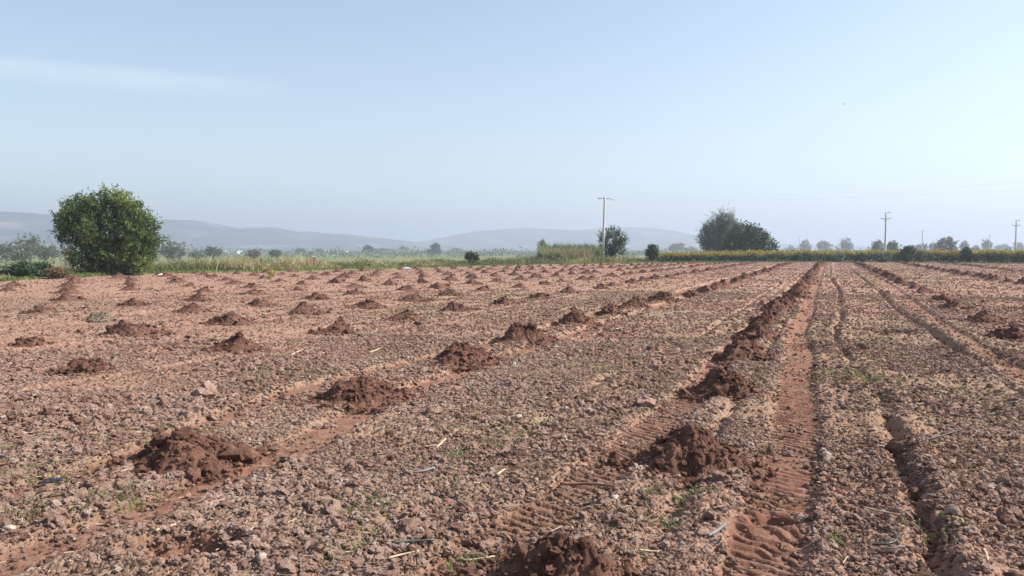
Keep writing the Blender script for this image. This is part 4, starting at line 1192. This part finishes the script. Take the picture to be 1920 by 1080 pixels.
crumpled('plastic_scrap', 303, 517, 0.35, 0.4, 0.15, M_WHITE, 5, 'small white scrap on the soil at the foot of the big tree', 'scrap')
crumpled('plastic_scrap', 95, 912, 0.16, 0.06, 0.05, M_BLACKP, 6, 'torn black plastic scrap among pale clods near the smooth wheel track', 'scrap', 0.5)

def rod(name, pts, r, mat, label, cat, group=None, seg=7, taper=1.0):
    """a thin piece lying on the soil along pixel points"""
    W = []
    for px, py in pts:
        x, y, z = on_ground(px, py)
        W.append((x, y, z + 0.028))
    r = r * 0.72
    W = np.array(W)
    # smooth: subdivide
    for _ in range(2):
        m = (W[:-1] + W[1:]) / 2
        Z = np.empty((len(W) + len(m), 3)); Z[0::2] = W; Z[1::2] = m
        Z[1:-1] = (Z[:-2] + 2 * Z[1:-1] + Z[2:]) / 4
        W = Z
    c = W[len(W) // 2].copy()
    zc = W[:, 2]; lin = np.linspace(zc[0], zc[-1], len(zc)); W[:, 2] = 0.35 * zc + 0.65 * np.maximum(lin, zc.mean())
    rad = np.linspace(r, r * taper, len(W))
    me = Geo().tube(W - c, rad, seg).mesh(name, mat, True)
    return tag(obj(name, me, None, tuple(c)), label, cat, group)
HG = 'cut pieces of irrigation hose on the soil'
rod('hose_piece', [(758, 883), (762, 893), (784, 893), (800, 889), (815, 883)], 0.011, M_GREYHOSE, 'pale grey curved hose piece lying on clods near the weedy furrow', 'hose', HG)
rod('hose_piece', [(735, 1026), (770, 1025), (815, 1022)], 0.009, M_DARKHOSE, 'straight dark hose piece below the pale curved one', 'hose', HG)
rod('hose_piece', [(1328, 1013), (1345, 1003), (1360, 993)], 0.012, M_GREYHOSE, 'blue grey hose piece beside the tread-marked wheel track', 'hose', HG)
rod('hose_piece', [(1635, 1035), (1660, 1030), (1685, 1020), (1680, 1005), (1650, 1000)], 0.009, M_BLACKP, 'black looped hose piece across the furrow from the tread marks', 'hose', HG)
rod('hose_piece', [(1660, 1040), (1675, 1037), (1690, 1032)], 0.009, M_GREYHOSE, 'short pale hose end touching the black loop', 'hose', HG)
rod('hose_piece', [(1720, 834), (1745, 828), (1795, 818)], 0.009, M_BLACKP, 'straight black hose piece among the clods beyond the wavy furrow', 'hose', HG)
rod('hose_piece', [(0, 861), (8, 861), (15, 860)], 0.012, M_GREYHOSE, 'grey hose end sticking in at the picture border', 'hose', HG)
rod('hose_piece', [(805, 941), (830, 940), (857, 939)], 0.009, M_BLACKP, 'short black hose piece at the end of the weedy furrow', 'hose', HG)
rod('stick', [(1050, 917), (1100, 916), (1155, 919)], 0.020, M_STICK, 'thick reddish stick lying across the chevron wheel track', 'stick', taper=0.6)
rod('stick', [(1035, 926), (1045, 917), (1056, 905)], 0.010, M_STICK, 'thin stick leaning by the thick reddish stick', 'stick', taper=0.5)
rod('stick', [(560, 900), (590, 915), (632, 928)], 0.010, M_STICK, 'long dark stick on clods near the second hollow', 'stick', taper=0.5)
SG = 'single straws and stalks on the soil'
for pts, r, lab in [
        ([(818, 846), (826, 838), (836, 828)], 0.014, 'short thick pale stalk near the weedy furrow'),
        ([(292, 1003), (310, 998), (330, 993)], 0.012, 'yellow straw above the dark hollow in the bottom corner'),
        ([(1620, 962), (1650, 967), (1685, 973)], 0.010, 'long pale straw between the wavy furrow and the tread marks'),
        ([(932, 897), (938, 892), (946, 887)], 0.014, 'short cream stalk above the chevron wheel track'),
        ([(728, 1056), (752, 1050), (785, 1043)], 0.009, 'long thin straw near the bottom edge below the dark hose'),
        ([(865, 1055), (869, 1062), (928, 1052)], 0.010, 'pale bent straw on the chevron tread marks'),
        ([(1198, 1040), (1215, 1043), (1236, 1046)], 0.010, 'pale straw beside the bottom mound'),
        ([(546, 668), (560, 662), (568, 658)], 0.016, 'straw seen beyond the pair of big mounds'),
        ([(1155, 620), (1160, 618), (1168, 617)], 0.014, 'small straw near the row of dark mounds'),
        ([(693, 664), (705, 660), (716, 655)], 0.016, 'pale stalk on clods short of the dark cut mound'),
        ([(1845, 1040), (1850, 1050), (1852, 1062)], 0.012, 'upright looking pale stalk in the bottom corner clods')]:
    rod('straw_piece', pts, r, M_STRAW, lab, 'straw', SG, 6, 0.7)
for i, (px, py, s, lab) in enumerate([(1153, 938, 0.035, 'smooth white stone at the end of the reddish stick'), (963, 687, 0.055, 'angular pale stone on clods beyond the smooth wheel track'),
                                      (1497, 575, 0.07, 'white stone beside the far dark ridge of mounds'), (490, 1052, 0.04, 'rounded pale stone near the bottom edge'),
                                      (20, 998, 0.05, 'pale stone at the picture border beside the smooth track'), (972, 787, 0.06, 'large flat pale stone above the weedy furrow')]):
    x, y, z = on_ground(px, py)
    g = np.random.default_rng(200 + i)
    v, f = chunks(np.zeros((1, 3)), np.array([s * 0.62]), g, ICO2, 0.8)
    tag(obj('stone', np_mesh('stone', v, f, M_STONE, True), None, (x, y, z + s * 0.5)), lab, 'stone', 'pale stones lying on the soil')

def litter():
    g = np.random.default_rng(9)
    n = 7000
    r = np.sqrt(g.uniform(2.8 ** 2, 30 ** 2, n) * g.random(n) ** 0.5); r = np.maximum(r, 2.8)
    a = g.uniform(R(-38), R(38), n)
    x, y = np.sin(a) * r, np.cos(a) * r
    h, tm = base_height(x, y, False)
    keep = g.random(n) > tm * 0.6
    for mx, my, mr in zip(MX, MY, MR): keep &= np.hypot(x - mx, y - my) > mr * 0.9
    x, y, h, r = x[keep], y[keep], h[keep], r[keep]; n = len(x)
    th = g.uniform(0, 2 * PI, n); ln = (0.015 + 0.10 * g.random(n) ** 2.5) * np.where(g.random(n) < 0.04, 1.8, 1); w = g.uniform(0.0013, 0.003, n) * (1 + r / 40)
    d = np.stack((np.cos(th), np.sin(th), g.normal(0, 0.18, n)), 1)
    s = np.stack((-np.sin(th), np.cos(th), np.zeros(n)), 1) * w[:, None]
    u = np.array([0, 0, 1.0])[None] * w[:, None]
    c = np.stack((x, y, h + 0.035), 1)
    e0, e1 = c - d * ln[:, None] / 2, c + d * ln[:, None] / 2
    V = np.stack((e0 - s, e0 + u, e0 + s, e1 - s, e1 + u, e1 + s), 1).reshape(-1, 3)
    o = np.arange(n)[:, None] * 6
    q = np.concatenate([o + np.array([k]) for k in ([0, 1, 4, 3], [1, 2, 5, 4], [2, 0, 3, 5])])
    t = np.concatenate([o + np.array([k]) for k in ([0, 2, 1], [3, 4, 5])])
    me = np_mesh('straw_litter', V, [q, t], M_STRAW)
    tag(obj('straw_litter', me), 'thin straw litter scattered over the soil', kind='stuff')
litter()

def sprouts():
    g = np.random.default_rng(19)
    C = []
    for px, py, rad, n in [(965, 820, 0.10, 26), (930, 840, 0.09, 16), (1000, 800, 0.08, 10), (1610, 712, 0.25, 70), (1590, 700, 0.25, 26), (540, 706, 0.25, 40), (40 + 60, 890, 0.2, 40), (235, 935, 0.1, 25),
                           (260, 930, 0.1, 20), (890, 1050, 0.06, 16), (858, 1075, 0.06, 14), (1335, 640, 0.35, 50), (1310, 612, 0.4, 40), (700, 955, 0.12, 20), (1270, 935, 0.08, 24), (1255, 975, 0.08, 18),
                           (1790, 745, 0.3, 30), (1650, 640, 0.3, 25), (850, 860, 0.1, 20), (1130, 690, 0.25, 30), (1220, 650, 0.3, 30), (75, 960, 0.12, 22), (660, 1040, 0.1, 12), (1570, 1020, 0.05, 10),
                           (1715, 1000, 0.1, 14), (20, 830, 0.2, 24), (320, 810, 0.15, 16)]:
        X, Y = unproject(px, py)
        C.append(np.stack((X + g.normal(0, rad, n) * 1.3, Y + g.normal(0, rad, n)), 1))
    # thin weeds along the weedy furrow and scattered
    s = g.uniform(3, 26, 260); t = furrow_c(s, 2) + g.normal(0, 0.05, 260)
    x, y = from_st(s, t); k = fbm(s * 0.7, s * 0, 7, 2) > 0.5
    C.append(np.stack((x[k], y[k]), 1))
    n = 2600; r = np.sqrt(g.uniform(9, 45 ** 2, n)); a = g.uniform(R(-36), R(36), n); x, y = np.sin(a) * r, np.cos(a) * r
    k = fbm(x * 0.3, y * 0.3, 17, 3) > 0.58
    C.append(np.stack((x[k], y[k]), 1))
    C = np.concatenate(C)
    m = 5
    k = np.repeat(np.arange(len(C)), m)
    h, _ = base_height(C[:, 0], C[:, 1], False)
    rr = np.hypot(C[:, 0], C[:, 1])
    P = np.stack((C[k, 0] + g.normal(0, 0.012, len(k)), C[k, 1] + g.normal(0, 0.012, len(k)), h[k] + 0.01), 1)
    V, q, t = blades(P, g.uniform(0.02, 0.06, len(k)), g.uniform(0.004, 0.009, len(k)) * (1 + rr[k] / 25), g, 0.7)
    tint = np.clip(g.normal(0.5, 0.22, len(k)), 0, 1)
    me = np_mesh('weed_sprouts', V, [q, t], M_SPROUT, False, None, {'tint': np.concatenate((tint, tint))})
    tag(obj('weed_sprouts', me), 'small green weeds sprouting between the clods', kind='stuff')
sprouts()

# small yellowing plant among the far mounds
x, y = unproject(507, 524)
yp = tree('yellow_plant', (x, y, 0.0), [(0, 0, 0.22, 0.12, 0.12, 0.2), (0.05, 0, 0.35, 0.1, 0.1, 0.14)], 40, 7, 0.09, 0.1, leaf_mat('yellow_leaf', [(0.0, (0.25, 0.24, 0.06)), (1.0, (0.45, 0.38, 0.10))], 0.3), 41,
          'single yellow plant standing on the soil before the dry weeds', 'plant', base_r=0.012)

# ------------------------------------------------------------------ hills
def hill_material():
    m, nt, N, L = new_mat('hill_scrub')
    c = ramp(nt, noise(nt, 0.0065, 6, 0.62), [(0.36, (0.012, 0.020, 0.014)), (0.50, (0.030, 0.042, 0.028)), (0.57, (0.075, 0.078, 0.055)), (0.68, (0.26, 0.22, 0.18))])
    principled(nt, c, 0.95, spec=0.05)
    return m
M_HILL = hill_material()
def hill(dist, prof, depth, seed, label):
    px = np.array([p for p, _ in prof], float); py = np.array([q for _, q in prof], float)
    xs = np.linspace(px[0], px[-1], 260)
    ridge = (470 - np.interp(xs, px, py)) / F * dist + H + 6
    k = np.ones(9) / 9
    ridge = np.convolve(np.pad(ridge, 4, mode='edge'), k, mode='valid') + (fbm(xs * 0.03, xs * 0, seed, 4) - 0.5) * 9
    v = np.linspace(-1, 1, 41)
    U, Vv = np.meshgrid(np.arange(len(xs)), v, indexing='ij')
    X = ((xs - 960) / F * dist)[U]
    Y = dist + Vv * depth
    prof_v = np.cos(Vv * PI / 2).clip(0) ** 1.3
    gul = (fbm(X * 0.004, Y * 0.003, seed + 3, 4) - 0.5) * 0.45 * np.abs(Vv) ** 0.5
    Z = ridge[U] * np.clip(prof_v * (1 + gul), 0, 1.2) - 6
    n = 41
    i = np.arange(len(xs) - 1)[:, None]; j = np.arange(n - 1)[None, :]
    q = np.stack((i * n + j, (i + 1) * n + j, (i + 1) * n + j + 1, i * n + j + 1), -1).reshape(-1, 4)
    me = np_mesh('hills', np.stack((X, Y, Z), -1).reshape(-1, 3), q, M_HILL, True)
    tag(obj('hills', me), label, kind='structure')
hill(2600, [(-900, 440), (-500, 405), (-200, 396), (0, 398), (60, 400), (110, 405), (180, 416), (260, 432), (340, 450), (460, 462), (600, 468)], 900, 1, 'blue hazy hill behind the big tree')
hill(3100, [(120, 466), (220, 432), (300, 416), (345, 412), (395, 417), (440, 427), (480, 430), (522, 426), (550, 433), (600, 437), (680, 441), (740, 449), (800, 456), (900, 464), (1000, 468)], 900, 2, 'long pale hill with gentle humps across the middle')
hill(3900, [(640, 468), (740, 462), (800, 455), (860, 440), (920, 432), (980, 427.5), (1040, 431), (1080, 433), (1120, 428.5), (1165, 426), (1220, 430), (1280, 441), (1310, 447), (1380, 455), (1500, 460), (1650, 462), (1800, 463), (2100, 466)], 1000, 3, 'pale twin humped hill behind the concrete pole')

# ------------------------------------------------------------------ haze, sky, sun, camera
def haze():
    m, nt, N, L = new_mat('thin_haze')
    v = N('ShaderNodeVolumePrincipled'); o = N('ShaderNodeOutputMaterial')
    v.inputs['Color'].default_value = (0.59, 0.645, 0.80, 1)
    v.inputs['Density'].default_value = 0.00050
    v.inputs['Anisotropy'].default_value = 0.25
    L(v.outputs[0], o.inputs['Volume'])
    G = Geo().box((0, 3500, 103), (24000, 24000, 226))
    tag(obj('haze', G.mesh('haze', m)), 'thin bluish haze over the plain', kind='stuff')
haze()

SUN_AZ, SUN_EL = R(87), R(40)
w = bpy.data.worlds.new('World'); SC.world = w; w.use_nodes = True
nt = w.node_tree
for n in list(nt.nodes): nt.nodes.remove(n)
sky = nt.nodes.new('ShaderNodeTexSky'); sky.sky_type = 'NISHITA'; sky.sun_disc = False
sky.sun_elevation = SUN_EL; sky.sun_rotation = SUN_AZ
sky.air_density = 1.0; sky.dust_density = 1.0; sky.ozone_density = 1.5; sky.altitude = 100
bg = nt.nodes.new('ShaderNodeBackground'); bg.inputs['Strength'].default_value = 0.099
out = nt.nodes.new('ShaderNodeOutputWorld')
tc = nt.nodes.new('ShaderNodeTexCoord'); mp = nt.nodes.new('ShaderNodeMapping'); mp.inputs['Scale'].default_value = (2.2, 2.2, 16.0)
nz = nt.nodes.new('ShaderNodeTexNoise'); nz.inputs['Scale'].default_value = 1.0; nz.inputs['Detail'].default_value = 5; nz.inputs['Roughness'].default_value = 0.55
nt.links.new(tc.outputs['Generated'], mp.inputs[0]); nt.links.new(mp.outputs[0], nz.inputs['Vector'])
cl = ramp(nt, nz.outputs['Fac'], [(0.30, (0.04, 0.04, 0.04)), (0.62, (0.34, 0.34, 0.34))])
vd = nt.nodes.new('ShaderNodeVectorMath'); vd.operation = 'DOT_PRODUCT'; vd.inputs[1].default_value = (-0.497, 0.848, 0.190)
nt.links.new(tc.outputs['Generated'], vd.inputs[0])
near_wisp = ramp(nt, vd.outputs['Value'], [(0.965, (0, 0, 0)), (0.995, (1, 1, 1))])
sx = nt.nodes.new('ShaderNodeSeparateXYZ'); nt.links.new(tc.outputs['Generated'], sx.inputs[0])
band = ramp(nt, sx.outputs['Z'], [(0.172, (0, 0, 0)), (0.185, (0.8, 0.8, 0.8)), (0.194, (1, 1, 1)), (0.203, (0, 0, 0))])
near_wisp = mix(nt, 1.0, near_wisp, band, 'MULTIPLY')
cl = mix(nt, 1.0, cl, near_wisp, 'MULTIPLY')
skc = mix(nt, cl, sky.outputs[0], (6.5, 6.8, 7.2))
hs = nt.nodes.new('ShaderNodeHueSaturation'); hs.inputs['Saturation'].default_value = 0.86; nt.links.new(skc, hs.inputs['Color'])
skc = mix(nt, 1.0, hs.outputs[0], (1.02, 1.04, 0.985), 'MULTIPLY'); nt.links.new(skc, bg.inputs['Color']); nt.links.new(bg.outputs[0], out.inputs['Surface'])

sl = bpy.data.lights.new('sun', 'SUN'); sl.energy = 4.9; sl.angle = R(0.6); sl.color = (1.0, 0.95, 0.88)
so = bpy.data.objects.new('sun', sl); link(so)
from mathutils import Vector
dv = Vector((math.sin(SUN_AZ) * math.cos(SUN_EL), math.cos(SUN_AZ) * math.cos(SUN_EL), math.sin(SUN_EL)))
so.rotation_euler = dv.to_track_quat('Z', 'Y').to_euler()

cam = bpy.data.cameras.new('camera'); co = bpy.data.objects.new('camera', cam); link(co)
cam.sensor_width = 36; cam.lens = 36 * F / 1920; cam.clip_start = 0.1; cam.clip_end = 40000
co.location = (0, 0, H); co.rotation_euler = (PI / 2 - PITCH, 0, 0)
SC.camera = co
SC.view_settings.view_transform = 'Standard'; SC.view_settings.look = 'None'; SC.view_settings.exposure = 0.95; SC.view_settings.gamma = 1.0
SC.view_settings.use_curve_mapping = False
SC.render.engine = 'CYCLES'
SC.cycles.use_denoising = True
SC.cycles.max_bounces = 6; SC.cycles.diffuse_bounces = 3; SC.cycles.volume_bounces = 1; SC.cycles.transparent_max_bounces = 8
print('mounds', len(MOUNDS), 'individual', n_ind)
